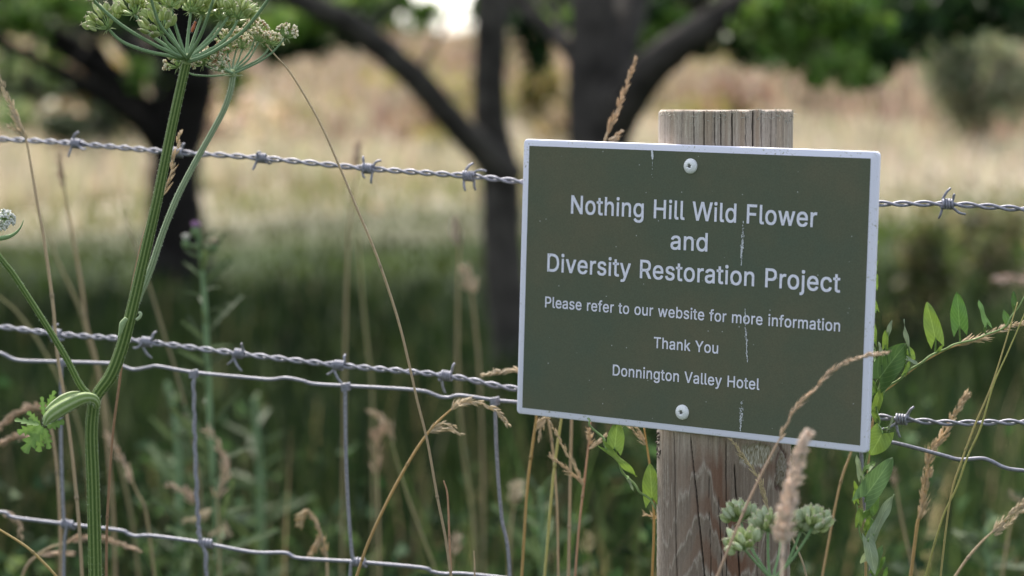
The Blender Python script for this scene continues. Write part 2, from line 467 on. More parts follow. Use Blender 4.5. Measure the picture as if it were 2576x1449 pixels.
def build_meadow():
    m = MB()
    def band(y0, y1, n, h0, h1, w0, w1, cols):
        y = y0 + (y1 - y0) * rng.random(n)
        x = (rng.random(n) * 2 - 1) * (y * .27 + 1)
        patch = vnoise(x * .25, y * .16, 9)
        c = np.where((patch > .55)[:, None], pal(n, cols[1]), pal(n, cols[0]))
        h = rng.uniform(h0, h1, n) * (.55 + .9 * patch)
        blades(m, np.stack([x, y, gz(x, y) - .02], -1), h, rng.uniform(w0, w1, n), rng.normal(0, .2, (n, 2)) * h[:, None], c, K=3)
    straw = [(.45, .385, .32), (.40, .355, .28), (.50, .43, .37), (.34, .32, .24)]
    rose = [(.36, .27, .225), (.24, .165, .14), (.44, .345, .29), (.17, .115, .10), (.30, .26, .19)]
    band(15.8, 18.6, 4500, .05, .14, .012, .03, [[(.14, .15, .05), (.26, .24, .13), (.10, .12, .03)], [(.20, .20, .09), (.36, .31, .21), (.12, .14, .04)]])
    band(18, 26, 12000, .10, .35, .015, .035, [straw, straw + [(.32, .31, .20)]])
    band(26, 45, 14000, .3, .8, .03, .06, [straw + rose, rose])
    band(45, 62, 8000, .15, .4, .05, .10, [rose + straw, straw])
    # clumps of dock, ragwort and bramble standing in the hay
    for i in range(120):
        y = rng.uniform(21, 56); x = (rng.random() * 2 - 1) * (y * .24 + 1); z = float(gz(x, y))
        R_ = rng.uniform(.25, .8) * (.6 + y / 60); h = rng.uniform(.25, .7)
        cs = [[(.24, .15, .12), (.30, .20, .16)], [(.24, .22, .08), (.30, .26, .10)], [(.10, .11, .06), (.14, .14, .08)], [(.55, .45, .38), (.50, .42, .30)], [(.30, .24, .15), (.36, .29, .20)]][rng.integers(0, 5)]
        leaf_cloud(m, blob_pts((x, y, z + h * .6), (R_, R_, h * .6), 90, .05), rng.uniform(.08, .22, 90), pal(90, cs, .25))
    tag(m.build('meadow_grass', M_BLADE), kind='stuff')
build_meadow()

def build_wood():
    m = MB()
    for i in range(70):
        u = -500 + 3600 * (i + rng.random()) / 70
        Y = rng.uniform(85, 120)
        gap = abs(u - 1140) < 170
        top = 122 if gap else -60
        g = at(u, 324, Y); zb = float(gz(g[0], Y))
        zt = at(u, top + rng.uniform(-60, 40) * (not gap), Y)[2]
        n = 3 if gap else 12
        for k in range(n):
            c = np.array([g[0] + rng.normal(0, 1.2), Y + rng.normal(0, 2), zb + (zt - zb) * (k + .3) / n])
            w_ = .8 if gap else 1.9
            leaf_cloud(m, blob_pts(c, (w_, w_, w_ * .6), 70), rng.uniform(.5, 1.0, 70), pal(70, [(.05, .085, .03), (.07, .10, .045), (.035, .06, .03), (.09, .11, .06)]))
    tag(m.build('far_wood', M_CROWN), kind='stuff')
build_wood()

# ------------------------------------------------------------------ trees
GREENS = [(.07, .15, .022), (.09, .18, .03), (.05, .11, .022), (.12, .20, .04)]
def twig(m, a, b, r, col=(.04, .033, .028)):
    mid = (np.asarray(a) + b) / 2 + rng.normal(0, .05, 3) * np.linalg.norm(np.asarray(b) - a)
    m.tube(cr([a, mid, b], 5), [r, r * .35], 5, col)

def tree(name, label, base_uv, Y, trunk, branches, blobs, upper, tones, bark, leafsize=.085):
    b = at(*base_uv, Y); b[2] = float(gz(b[0], Y)) - .05
    t = thing(name, label, 'tree', b)
    P = path([base_uv] + trunk[0], Y, n=7); P[0] = b
    rr = [px(x, Y) for x in trunk[1]]
    m = MB(); m.tube(P, rr, 18, bark, jit=.03)
    m.tube([P[0] + (0, 0, -.02), P[0] + (0, 0, .10), P[0] + (0, 0, .25)], [rr[0] * 1.5, rr[0] * 1.15, rr[0] * .98], 18, bark, jit=.05)
    m.build('trunk', M_BARK, t)
    ends = [P[-1]]
    for pts, w, dy in branches:
        m = MB(); Q = path(pts, Y, Y + dy, n=7)
        m.tube(Q, [px(x, Y) for x in w], 12, bark, jit=.03)
        for k in range(3):                                       # side twigs
            q = Q[int(len(Q) * (.45 + .18 * k))]
            twig(m, q, q + np.array([rng.normal(0, .3), rng.normal(0, .3), rng.uniform(.2, .5)]), .012, bark)
        m.build('branch', M_BARK, t); ends.append(Q[-1])
    m = MB()
    for (u, v, y, ru, rv, n, tone) in blobs:
        c = at(u, v, y)
        n = int(n * .95)
        L_ = blob_pts(c, (px(ru, y), px((ru + rv) / 2, y), px(rv, y)), n, .02)
        far_ = rng.random(n) < .22
        L_[far_] = c + (L_[far_] - c) * rng.uniform(1.1, 1.75, (int(far_.sum()), 1)) * (1, 1, .85) - (0, 0, px(rv * .25, y))
        leaf_cloud(m, L_, rng.uniform(.4, 1.1, n) * leafsize, pal(n, tones[tone], .22))
    for (x, y, z, rx, ry, rz, n) in upper:
        n = int(n * (.35 if name == 'spreading_tree' else 1.2))
        c = np.array([b[0] + x, Y + y, z])
        leaf_cloud(m, blob_pts(c, (rx, ry, rz), n, .25), rng.uniform(.8, 1.4, n) * leafsize, pal(n, tones[0], .25))
    m.build('crown', M_CROWN, t)
    return t

G0 = GREENS
BR = [(.16, .28, .05), (.13, .23, .04), (.24, .36, .09), (.08, .16, .03), (.20, .26, .10)]
PALE = [(.17, .24, .11), (.22, .28, .14), (.12, .18, .06)]
DK = [(.02, .05, .014), (.03, .065, .018), (.015, .035, .012)]
tree('dark_tree', 'nearly black tree trunk behind the hogweed stems, with two limbs sweeping up to the left', (440, 698), 12.0,
     ([(440, 560), (440, 420), (452, 300), (462, 200), (450, 90), (470, -60)], [74, 72, 62, 72, 84, 66, 50]),
     [([(395, 320), (300, 215), (190, 130), (80, 60), (-60, -20)], [40, 38, 34, 30, 26], -.4),
      ([(410, 380), (340, 300), (230, 225), (110, 160), (-60, 80)], [34, 24, 22, 18, 14], -1.0),
      ([(380, 170), (300, 80), (215, 10), (150, -60)], [40, 34, 30, 24], .5),
      ([(480, 200), (540, 110), (620, 30), (700, -50)], [40, 30, 26, 20], -.3),
      ([(300, 215), (250, 120), (180, 40), (120, -40)], [16, 12, 10, 8], -.5), ([(230, 225), (140, 240), (60, 215), (-40, 220)], [14, 10, 8, 6], -.8)],
     [(50, 40, 11.5, 80, 50, 220, 0), (150, 5, 11.2, 80, 35, 200, 1), (20, 150, 13.2, 45, 50, 120, 2), (135, 200, 13.4, 60, 50, 150, 2), (150, 130, 13.2, 50, 30, 90, 1),
      (250, 50, 11.8, 60, 40, 110, 3), (330, 30, 11.5, 50, 40, 110, 3), (350, 190, 11.5, 40, 40, 90, 0), (640, 60, 11.5, 60, 55, 320, 1), (540, 20, 11.8, 50, 40, 110, 1), (30, 290, 12.5, 60, 45, 90, 2), (590, 200, 11.8, 30, 60, 60, 0)],
     [(0, 0, 3.4, 2.2, 2.0, 1.2, 1500), (-1.4, -.6, 2.7, 1.6, 1.4, .7, 600), (1.2, -.2, 2.8, 1.4, 1.3, .7, 600)],
     [G0, BR, PALE, DK], (.012, .010, .009))
tree('forked_tree', 'grey-brown tree left of the sign, upright stem and leaning limb joined in a fork', (1290, 1000), 8.5,
     ([(1285, 860), (1268, 700), (1262, 560), (1258, 440), (1238, 340), (1231, 230), (1234, 120), (1236, 0), (1240, -130)], [56, 54, 52, 50, 50, 48, 42, 41, 41, 40, 38]),
     [([(1275, 450), (1210, 375), (1150, 318), (1060, 212), (960, 122), (870, 52), (760, 5), (600, -60)], [50, 40, 34, 34, 33, 30, 26, 22], -.6),
      ([(1240, 60), (1300, -30), (1370, -130)], [24, 20, 16], .4)],
     [(760, 60, 9.4, 70, 45, 420, 1), (850, 30, 9.4, 80, 40, 420, 1), (935, 15, 9.4, 70, 40, 330, 1), (1010, 10, 9.4, 40, 25, 90, 0), (1078, 22, 9.4, 26, 22, 75, 1), (1200, 10, 9.4, 14, 30, 40, 0), (700, 130, 9.4, 40, 30, 120, 3),
      (780, 120, 9.4, 50, 25, 140, 3), (890, 95, 9.4, 60, 30, 160, 3), (1300, 20, 9.4, 40, 60, 160, 3)],
     [(-.2, .1, 2.9, 1.6, 1.5, .9, 1300), (-1.2, -.6, 2.2, .9, 1.0, .40, 500), (.9, .2, 2.7, 1.1, 1.1, .7, 500)],
     [G0, BR, PALE, DK], (.050, .044, .038), .07)
tree('spreading_tree', 'tree straight behind the sign with a thick limb reaching up to the right', (1480, 1200), 7.0,
     ([(1482, 980), (1495, 760), (1505, 560), (1508, 400), (1504, 290), (1498, 190), (1495, 90), (1490, -20), (1480, -140)], [88, 84, 80, 78, 78, 76, 70, 60, 56, 50]),
     [([(1540, 330), (1575, 250), (1640, 170), (1715, 110), (1800, 55), (1930, -20), (2050, -80)], [50, 58, 48, 42, 40, 36, 30], -.5),
      ([(1490, 190), (1430, 120), (1370, 65), (1300, 0), (1240, -60)], [36, 22, 20, 18, 14], .4),
      ([(1525, 220), (1560, 120), (1588, 20), (1610, -100)], [50, 44, 42, 38], .3),
      ([(1715, 110), (1760, 20), (1790, -60)], [16, 12, 9], -.3), ([(1430, 120), (1400, 30), (1410, -60)], [12, 9, 7], .3)],
     [(1345, 130, 7.9, 45, 60, 130, 3), (1400, 60, 7.9, 50, 50, 190, 1), (1330, 60, 7.9, 45, 40, 140, 3), (1640, 110, 7.9, 50, 55, 200, 1), (1690, 60, 7.9, 50, 40, 160, 0), (1650, 30, 7.9, 40, 40, 130, 3),
      (1800, 90, 7.9, 80, 45, 280, 3), (1870, 60, 7.9, 90, 60, 420, 1), (1980, 30, 6.5, 110, 60, 480, 1), (2010, 110, 6.5, 100, 60, 420, 1), (2120, 60, 6.5, 100, 70, 420, 0), (2110, 160, 6.4, 70, 50, 220, 1),
      (2200, 130, 6.6, 80, 65, 260, 3), (1900, 140, 7.9, 60, 30, 140, 3), (2280, 50, 6.8, 110, 80, 420, 3), (2370, 30, 7.0, 120, 80, 420, 3), (2180, 190, 6.5, 50, 25, 100, 1), (2500, 20, 7.0, 110, 60, 360, 3), (2060, 185, 6.6, 30, 25, 50, 0)],
     [(.3, 0, 2.5, 1.5, 1.3, .8, 1300), (1.2, -.4, 2.1, 1.1, 1.0, .40, 700), (-.9, .1, 2.4, .9, .9, .6, 500)],
     [G0, BR, PALE, DK], (.045, .039, .034), .06)

# ------------------------------------------------------------------ shrubs on the slope
def shrub(name, label, u, vbase, Y, ru, vtop, cols, n, size, group=None, cat='shrub'):
    b = at(u, vbase, Y); b[2] = float(gz(b[0], Y))
    t = thing(name, label, cat, b, group)
    top = at(u, vtop, Y)[2]; H = max(.25, top - b[2]); R = px(ru, Y)
    m = MB()
    k = 7
    for i in range(k):
        a = rng.uniform(0, 6.28); q = rng.random() ** .5 * R * .7
        c = np.array([b[0] + math.cos(a) * q, Y + math.sin(a) * q * .8, b[2] + H * rng.uniform(.3, .8)])
        leaf_cloud(m, blob_pts(c, (R * .5, R * .5, H * .32), n // k, .05), rng.uniform(.6, 1.3, n // k) * size, pal(n // k, cols, .25))
    m.build('foliage', M_CROWN, t)
    m = MB()
    for i in range(6):
        a = rng.uniform(0, 6.28)
        twig(m, b + (math.cos(a) * .03, math.sin(a) * .03, -.02), b + (math.cos(a) * R * .5, math.sin(a) * R * .5, H * .75), .012 * max(1, H))
    m.build('stem', M_BARK, t)
OLIVE = [(.20, .19, .05), (.26, .22, .09), (.14, .13, .05), (.30, .22, .12)]
RUST = [(.34, .20, .08), (.28, .14, .09), (.36, .26, .12), (.22, .2, .06)]
GREY = [(.10, .14, .08), (.14, .17, .11), (.07, .11, .05), (.18, .19, .13)]
DKSH = [(.022, .040, .018), (.035, .055, .025), (.05, .06, .04)]
shrub('shrub', 'olive yellow shrub in the gap between the two trees nearest the sign', 1365, 350, 24, 75, 120, OLIVE, 1500, .10)
shrub('shrub', 'rust and yellow shrub beneath the left limbs of the nearly black tree', 250, 330, 26, 120, 150, RUST + OLIVE, 1900, .12)
shrub('shrub', 'dark bush low on the meadow at the far left, beneath the black limbs', 200, 385, 22, 110, 270, DKSH, 1200, .10)
shrub('shrub', 'pale grey-green bush at the left edge of the picture above the top wire', 60, 330, 28, 100, 140, GREY, 1400, .14)
shrub('young_tree', 'tall grey-green young tree on the slope at the right edge', 2470, 440, 22, 150, 70, [(.18, .21, .13), (.24, .26, .17), (.13, .16, .09), (.30, .29, .21)], 2600, .11, cat='tree')
shrub('young_tree', 'dark green tree on the slope in the top right corner', 2330, 300, 40, 190, -40, DKSH + DK, 3600, .24, cat='tree')
shrub('shrub', 'small round green bush alone on the pink slope just above the post', 1840, 235, 38, 34, 165, [(.12, .14, .05), (.08, .10, .04)], 420, .14)
shrub('shrub', 'grey-green bush on the pink slope right of the post', 1965, 300, 34, 55, 215, GREY, 600, .14)
shrub('shrub', 'reddish brown bush on the pink slope between the black tree and the forked tree', 880, 300, 36, 150, 190, [(.24, .13, .10), (.30, .19, .14)], 900, .14)
for (u, vb, Y, ru, vt, lab, cs) in [(2300, 880, 9.5, 110, 500, 'loose green shrub close behind the right edge of the sign', [(.12, .15, .05), (.20, .19, .09), (.09, .12, .04), (.32, .27, .17)]), (2480, 860, 10, 130, 470, 'loose green shrub at the right edge above the bindweed', [(.13, .16, .06), (.22, .21, .11), (.09, .12, .05), (.34, .29, .19)]),
                             (2420, 760, 12.5, 120, 540, 'straw-green shrub further back between the two loose ones right of the sign', [(.18, .20, .09), (.28, .26, .15), (.38, .33, .22)])]:
    shrub('shrub', lab, u, vb, Y, ru, vt, cs, 620, .06, 'shrubs right of the sign')

# ------------------------------------------------------------------ fence: post, barbed wires, netting
PX, PY, PR = .1590, 1.7990, .0497
def fence(u, v, off=0.0):
    """point of the fence plane (a vertical plane touching the back of the post) seen at a pixel"""
    d = ray(u, v)
    t = (1.862 + .30 * .17 + off) / (d[1] + .30 * d[0])
    return EYE + d * t

def build_post():
    nT = 720
    zs = np.concatenate([np.linspace(-.1, .84, 16), np.linspace(.845, 1.2135, 330)])
    ph = np.linspace(-math.pi, math.pi, nT, endpoint=False)          # 0 = towards the camera, + = picture right
    S, Z = np.meshgrid(ph * PR, zs)
    PHI = S / PR
    v2z = lambda v: 1.2 + (324 - v) * 1.80 / F
    u2s = lambda u: PR * math.asin(max(-1, min(1, (u - 1821) / 166)))
    # grain pattern: loops running down from two knots, straight streaks higher up
    s0, per, zt = u2s(1742), .066, v2z(1100)
    dz = zt - Z
    wob = vnoise(S * 90, Z * 14, 1) - .5
    wob2 = vnoise(S * 420, Z * 30, 2) - .5
    arch = dz - .024 * (1 - np.cos(2 * math.pi * (S - s0) / per)) * .5 * np.clip(dz / .02, .2, 2.2) + wob * .02
    ring = arch * 30 + wob2 * .5
    fr = ring - np.floor(ring)
    streak = vnoise(S * 900 + 3 * vnoise(S * 80, Z * 25, 33), Z * 14, 3) * .45 + vnoise(S * 2300, Z * 60, 4) * .3 + vnoise(S * 1800, Z * 380, 34) * .25
    streak2 = vnoise(S * 260, Z * 4, 6)
    fuzz = vnoise(S * 1800, Z * 500, 8)
    low = np.clip((v2z(1060) - Z) / .03, 0, 1)
    grey = np.array([.285, .235, .19]); pale = np.array([.41, .355, .295]); dark = np.array([.10, .082, .068]); rust = np.array([.150, .076, .048])
    C = grey + (pale - grey) * np.clip((streak - .52) * 3, 0, 1)[..., None]
    C = C + (dark - C) * np.clip((.46 - streak) * 2.6, 0, .62)[..., None]
    C = C + (np.array([.22, .165, .125]) - C) * (np.clip((streak2 - .55) * 2.5, 0, .6))[..., None]
    C = C + (np.array([.225, .170, .128]) - C) * (low * .6)[..., None]
    band = np.clip(1.5 - np.abs(fr - .35) / .24, 0, 1) * np.clip((vnoise(S * 60, Z * 12, 11) - .2) * 3.2, 0, 1)
    right = np.clip((S + .045) / .04, .25, 1)
    C = C * (1 + .24 * (1 - low))[..., None] * (1 + (1 - low)[..., None] * (np.array([.02, .0, -.05]) * (streak2 - .2)[..., None] * 2))
    C = C + (rust - C) * (low * band * right * .92)[..., None]
    brown = np.array([.13, .095, .075])
    C = C + (brown - C) * (low * (1 - band) * .6 * np.clip(1.2 - streak, 0, 1))[..., None]
    line = np.clip(1 - np.abs(fr - .62) / .10, 0, 1) * np.clip(fuzz * 1.6, 0, 1) * low
    C = C + (pale - C) * (line * .75)[..., None]
    edge = np.clip((np.abs(PHI) - 1.0) / .5, 0, 1) * np.clip(fuzz * 1.4 - .1, 0, 1)
    C = C + (pale * 1.1 - C) * (edge * .7)[..., None]
    R = PR + .0006 * (streak - .5) + .0008 * (vnoise(S * 60, Z * 5, 7) - .5) + .0005 * line
    # knot: rough oval with a chipped hollow beside it
    for (ku, kv, a, b_) in [(1955, 1172, .0075, .015),]:
        ks, kz = u2s(ku), v2z(kv)
        e = np.sqrt(((S - ks) / a) ** 2 + ((Z - kz) / b_) ** 2) + .5 * (vnoise(S * 350, Z * 220, 41) - .5)
        k = np.clip(1.25 - e, 0, 1)
        rough = vnoise(S * 1500, Z * 1500, 12)
        R = R + np.where(e < 1, .0022 * (1 - e) + .001 * (rough - .5), 0) - .0016 * np.clip(1 - np.abs(e - 1.08) / .2, 0, 1)
        kc = np.array([.20, .17, .13]) + .2 * (rough - .5)[..., None]
        C = C + (kc - C) * np.clip((1.05 - e) * 6, 0, 1)[..., None]
        C = C + (np.array([.075, .035, .03]) - C) * (np.clip(1 - np.abs(e - 1.12) / .22, 0, 1) * .85)[..., None]
    chip = np.clip(1 - ((S - u2s(1890)) / .016) ** 2 - ((Z - v2z(1128)) / .010) ** 2 + .6 * (vnoise(S * 700, Z * 300, 14) - .5), 0, 1)
    R = R - .0015 * np.clip(chip * 2, 0, 1)
    C = C + ((np.array([.36, .33, .26]) + .5 * (fuzz - .55)[..., None]) - C) * np.clip(chip * 2.2, 0, .85)[..., None]
    # cracks are real grooves; their inner shadow and dirt are also painted dark
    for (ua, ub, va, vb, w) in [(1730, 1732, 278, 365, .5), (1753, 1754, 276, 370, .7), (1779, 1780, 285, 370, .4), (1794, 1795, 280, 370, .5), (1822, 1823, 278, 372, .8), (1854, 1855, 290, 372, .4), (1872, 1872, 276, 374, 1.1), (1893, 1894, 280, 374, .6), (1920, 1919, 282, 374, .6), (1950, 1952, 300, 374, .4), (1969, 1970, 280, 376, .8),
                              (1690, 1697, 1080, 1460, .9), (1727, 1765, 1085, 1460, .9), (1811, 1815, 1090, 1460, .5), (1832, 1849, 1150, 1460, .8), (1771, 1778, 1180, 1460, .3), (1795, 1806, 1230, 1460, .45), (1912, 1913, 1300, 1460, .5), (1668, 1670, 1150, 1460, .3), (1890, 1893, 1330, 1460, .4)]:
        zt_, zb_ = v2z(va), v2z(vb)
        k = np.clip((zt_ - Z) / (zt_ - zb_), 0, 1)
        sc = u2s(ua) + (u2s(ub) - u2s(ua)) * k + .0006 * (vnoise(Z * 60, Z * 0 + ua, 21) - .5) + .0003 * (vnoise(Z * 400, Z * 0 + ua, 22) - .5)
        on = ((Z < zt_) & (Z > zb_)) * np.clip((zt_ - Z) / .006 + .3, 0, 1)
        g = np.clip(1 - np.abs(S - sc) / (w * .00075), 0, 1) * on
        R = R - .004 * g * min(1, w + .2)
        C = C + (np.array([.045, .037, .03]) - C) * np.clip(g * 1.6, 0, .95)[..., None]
    topz = zs[-1] + .0017 * (vnoise(ph * 9, ph * 0, 31) - .5)
    Zv = Z.copy(); Zv[-1] = topz
    R[-1] -= .0012
    V = np.stack([PX + R * np.sin(PHI), PY - R * np.cos(PHI), Zv], -1).reshape(-1, 3)
    m = MB()
    i = np.arange(len(zs) - 1)[:, None] * nT; j = np.arange(nT)[None]; j2 = (j + 1) % nT
    n = len(V)
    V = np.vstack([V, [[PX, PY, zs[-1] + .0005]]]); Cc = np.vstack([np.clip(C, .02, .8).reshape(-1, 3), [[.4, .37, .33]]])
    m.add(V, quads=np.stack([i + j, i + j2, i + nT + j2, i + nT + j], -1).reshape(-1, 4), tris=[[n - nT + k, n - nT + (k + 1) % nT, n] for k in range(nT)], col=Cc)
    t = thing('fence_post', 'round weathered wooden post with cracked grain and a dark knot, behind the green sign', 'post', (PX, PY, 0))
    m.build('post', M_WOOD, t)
    m = MB()
    for k in range(110):                       # splinters and fibres at the sawn rim
        f = rng.uniform(-1.5, 1.5); z = zs[-1] - abs(rng.normal(0, .002)) - (.004 if k % 3 == 0 else 0)
        p = np.array([PX + PR * math.sin(f) * 1.005, PY - PR * math.cos(f) * 1.005, z])
        d = norm([rng.normal(), -abs(rng.normal()) * .5, rng.normal(0, .8)]) * rng.uniform(.0012, .0042)
        m.tube(cr([p, p + d * .5 + rng.normal(0, .0004, 3), p + d], 2), [.0003, .0001], 4, (.5, .47, .4))
    for k in range(70):                       # loose fibres along both flanks
        sg = rng.choice([-1, 1]); f = sg * rng.uniform(1.42, 1.62); z = v2z(rng.uniform(1080, 1460))
        p = np.array([PX + PR * math.sin(f), PY - PR * math.cos(f), z])
        d = np.array([sg * rng.uniform(.0003, .0011), 0, rng.uniform(-.003, .003)])
        m.tube([p, p + d * .6, p + d], [.00016, .00008], 3, (.55, .52, .46))
    for k in range(26):                       # ragged bark scab high on the left flank, just under the sign
        f = rng.uniform(-1.62, -1.32); z = v2z(rng.uniform(1082, 1160))
        p = np.array([PX + PR * math.sin(f), PY - PR * math.cos(f), z])
        m.ball(p, rng.standard_normal(3), rng.uniform(.001, .0024), rng.uniform(.0006, .0014), seg=5, rings=4, col=(.09, .07, .055))
    m.build('splinters', M_STRAW, t)['kind'] = 'stuff'
build_post()

def arc_resample(P, step):
    d = np.concatenate([[0], np.cumsum(np.linalg.norm(np.diff(P, axis=0), axis=1))])
    k = np.arange(0, d[-1], step)
    return np.stack([np.interp(k, d, P[:, i]) for i in range(3)], 1)

def strand(P, phase, r, hr, turns_per_m):
    T, Nn, B = frames(P)
    d = np.concatenate([[0], np.cumsum(np.linalg.norm(np.diff(P, axis=0), axis=1))])
    a = 2 * math.pi * turns_per_m * d + phase + .9 * np.sin(d * 23)
    return P + hr * (np.cos(a)[:, None] * Nn + np.sin(a)[:, None] * B)

def barbed(name, label, uv, barbs, ext):
    P = np.array([fence(*q) for q in cr(uv, 10)])
    P = np.vstack([P[0] + (P[0] - P[2]) * ext, P, P[-1] + (P[-1] - P[-3]) * ext])
    P = arc_resample(P, .0022)
    t = thing(name, label, 'barbed wire', P[len(P) // 2])
    for ph in (0, math.pi):
        m = MB(); m.tube(strand(P, ph, .0012, .00145, 34), .00118, 7, (.4, .4, .43)); m.build('strand', M_WIRE, t)
    T = np.gradient(P, axis=0)
    for (u, v, prongs) in barbs:
        c0 = fence(u, v); i = int(np.argmin(np.linalg.norm(P - c0, axis=1))); c = P[i]; tx = norm(T[i])
        up = norm(np.array([0, 0, 1.]) - tx * tx[2]); fw = np.cross(tx, up)
        if fw[1] > 0: fw = -fw
        m = MB(); L = .0088; n = 60
        a = np.linspace(0, 2 * math.pi * 4.2, n) + rng.uniform(0, 6)
        H = c + np.linspace(-L / 2, L / 2, n)[:, None] * tx + .0034 * (np.cos(a)[:, None] * up + np.sin(a)[:, None] * fw)
        m.tube(H, .00105, 6, (.4, .4, .43))
        sc = c[1] / F
        for k, (du, dv) in enumerate(prongs):
            side = -1 if k % 2 == 0 else 1
            s = c + side * (L / 2 - .0006) * tx
            tip = c + np.array([du * sc, 0, -dv * sc]); tip[1] -= .30 * du * sc
            tip = tip + fw * rng.uniform(-.006, .006)
            s = s + norm(tip - s - tx * ((tip - s) @ tx)) * .0034
            mid = (s + tip) / 2 + (up * (1 if dv < 0 else -1)) * .0012 + fw * .001
            m.tube(cr([c + (s - c) * .55 + fw * .0032, s, mid, tip], 4), [.00105, .00105, .001, .0009], 6, (.42, .42, .45))
        m.build('barb', M_WIRE, t)
    return t

barbed('barbed_wire', 'upper barbed wire, level with the top of the sign, twisted from two grey strands',
       [(-260, 335), (0, 350), (170, 360), (400, 380), (660, 398), (925, 424), (1180, 443), (1320, 458), (1600, 482), (1900, 500), (2208, 512), (2382, 513), (2576, 526), (2850, 545)],
       [(190, 362, [(7, -30), (33, 13), (-18, 33)]), (447, 381, [(-12, 24), (20, -22), (-20, -10)]), (660, 399, [(-18, 30), (26, 10), (4, -14)]),
        (925, 425, [(-13, -30), (30, -20), (-3, 23), (10, 37)]), (1183, 443, [(7, -32), (45, -13), (-7, 37), (12, 35)]), (1445, 468, [(-10, -30), (12, 33)]), (2120, 510, [(-8, -30), (20, 30)]),
        (2382, 513, [(7, -40), (18, -25), (-22, 36), (40, 26)])], 30)
barbed('barbed_wire', 'lower barbed wire, running behind the foot of the sign just above the netting',
       [(-260, 795), (0, 822), (140, 840), (300, 852), (368, 860), (603, 890), (853, 919), (1122, 945), (1300, 978), (1600, 1006), (1900, 1028), (2190, 1047), (2280, 1056), (2400, 1064), (2576, 1062), (2850, 1068)],
       [(140, 839, [(12, -25), (26, 12), (-16, 20)]), (368, 860, [(-30, 15), (20, -25), (10, 42)]), (603, 890, [(-30, 28), (14, -28), (14, 42)]),
        (853, 919, [(-33, 25), (12, -26), (12, 45)]), (1122, 945, [(-20, 8), (20, -32), (-5, 45)]), (1420, 988, [(-20, -25), (15, 30)]), (2010, 1036, [(-15, -25), (18, 30)]), (2270, 1055, [(-50, 26), (30, -33), (-4, 46)])], 30)

def build_net():
    t = thing('wire_netting', 'grey square-mesh stock netting hung under the lower barbed wire', 'wire netting', (PX - .3, 2.0, gz(0, 2)))
    topl = [(-300, 862), (-60, 876), (0, 888), (30, 902), (60, 908), (140, 910), (285, 915), (310, 922), (338, 930), (375, 924), (400, 922), (487, 937), (620, 950), (680, 955), (720, 951), (760, 958), (790, 966), (870, 971), (1000, 978), (1065, 984), (1090, 992), (1110, 999), (1130, 1000), (1160, 995), (1245, 1007), (1300, 1012),
            (1450, 1028), (1500, 1037), (1540, 1036), (1700, 1052), (1800, 1064), (1850, 1072), (1890, 1072), (2000, 1085), (2160, 1102), (2250, 1114), (2367, 1144), (2414, 1156), (2467, 1153), (2494, 1160), (2527, 1176), (2576, 1184), (2800, 1205)]
    midl = [(-300, 1252), (-60, 1284), (0, 1288), (17, 1291), (37, 1302), (147, 1316), (170, 1319), (300, 1334), (322, 1343), (343, 1349), (383, 1348), (500, 1364), (633, 1389), (717, 1391), (750, 1404), (859, 1411), (892, 1413), (1059, 1428), (1086, 1438), (1119, 1444), (1159, 1443), (1280, 1455), (1440, 1478), (1480, 1490), (1520, 1488), (1800, 1520), (2200, 1570), (2800, 1640)]
    off = .004
    for L in (topl, midl):
        m = MB(); P = np.array([fence(*q, off) for q in cr(L, 8)])
        m.tube(P, .0015, 9, (.4, .4, .43)); m.build('line_wire', M_WIRE, t)
    for dv in (170, 360, 560):                                   # lines below the picture, down to the turf
        m = MB(); P = np.array([fence(q[0], q[1] + dv, off) for q in cr(midl, 4)])
        m.tube(P, .00175, 6, (.4, .4, .43)); m.build('line_wire', M_WIRE, t)
    stays = [[(155, 910), (153, 1090), (160, 1300), (168, 1318), (160, 1449)], [(487, 937), (490, 1100), (497, 1280), (504, 1364), (520, 1449)], [(868, 971), (872, 1200), (885, 1390), (894, 1413), (880, 1480)],
             [(1245, 1007), (1250, 1150), (1262, 1300), (1283, 1455)], [(1960, 1080), (1965, 1280), (1985, 1545)], [(2160, 1102), (2167, 1146), (2170, 1219), (2179, 1299), (2184, 1360), (2200, 1570)]]
    for i, s in enumerate(stays):
        s = s + [(s[-1][0] + 10, 2050)]
        m = MB(); P = np.array([fence(*q, off - .003) for q in cr(s, 12)])
        if i == 1:                                               # this stay is kinked and crusted
            P[:, 0] += .0005 * np.sin(np.arange(len(P)) * 1.7); m.tube(P, .0017, 8, (.3, .29, .3), jit=.12)
        else: m.tube(P, .00145, 8, (.4, .4, .43))
        m.build('stay_wire', M_WIRE, t)
    def knot(u, v, du, dv, L, wire):
        c = fence(u, v, off - .001); d = fence(u + du, v + dv, off - .001) - c; d = norm(d)
        up = norm(np.cross(d, [0, 1, 0])); fw = np.cross(d, up)
        n = 50; a = np.linspace(0, 2 * math.pi * 3.6, n)
        H = c + np.linspace(-L / 2, L / 2, n)[:, None] * d + .0029 * (np.cos(a)[:, None] * up + np.sin(a)[:, None] * fw)
        m = MB(); m.tube(H, .0013, 6, (.45, .45, .48)); m.build('knot', M_WIRE, t)
    for (u, v) in [(155, 910), (487, 938), (870, 971), (1245, 1007), (2160, 1102)]: knot(u, v + 3, 1, 12, .0055, 0)
    for (u, v) in [(171, 1320), (520, 1367), (905, 1415)]: knot(u, v, 30, 4, .0105, 1)
build_net()

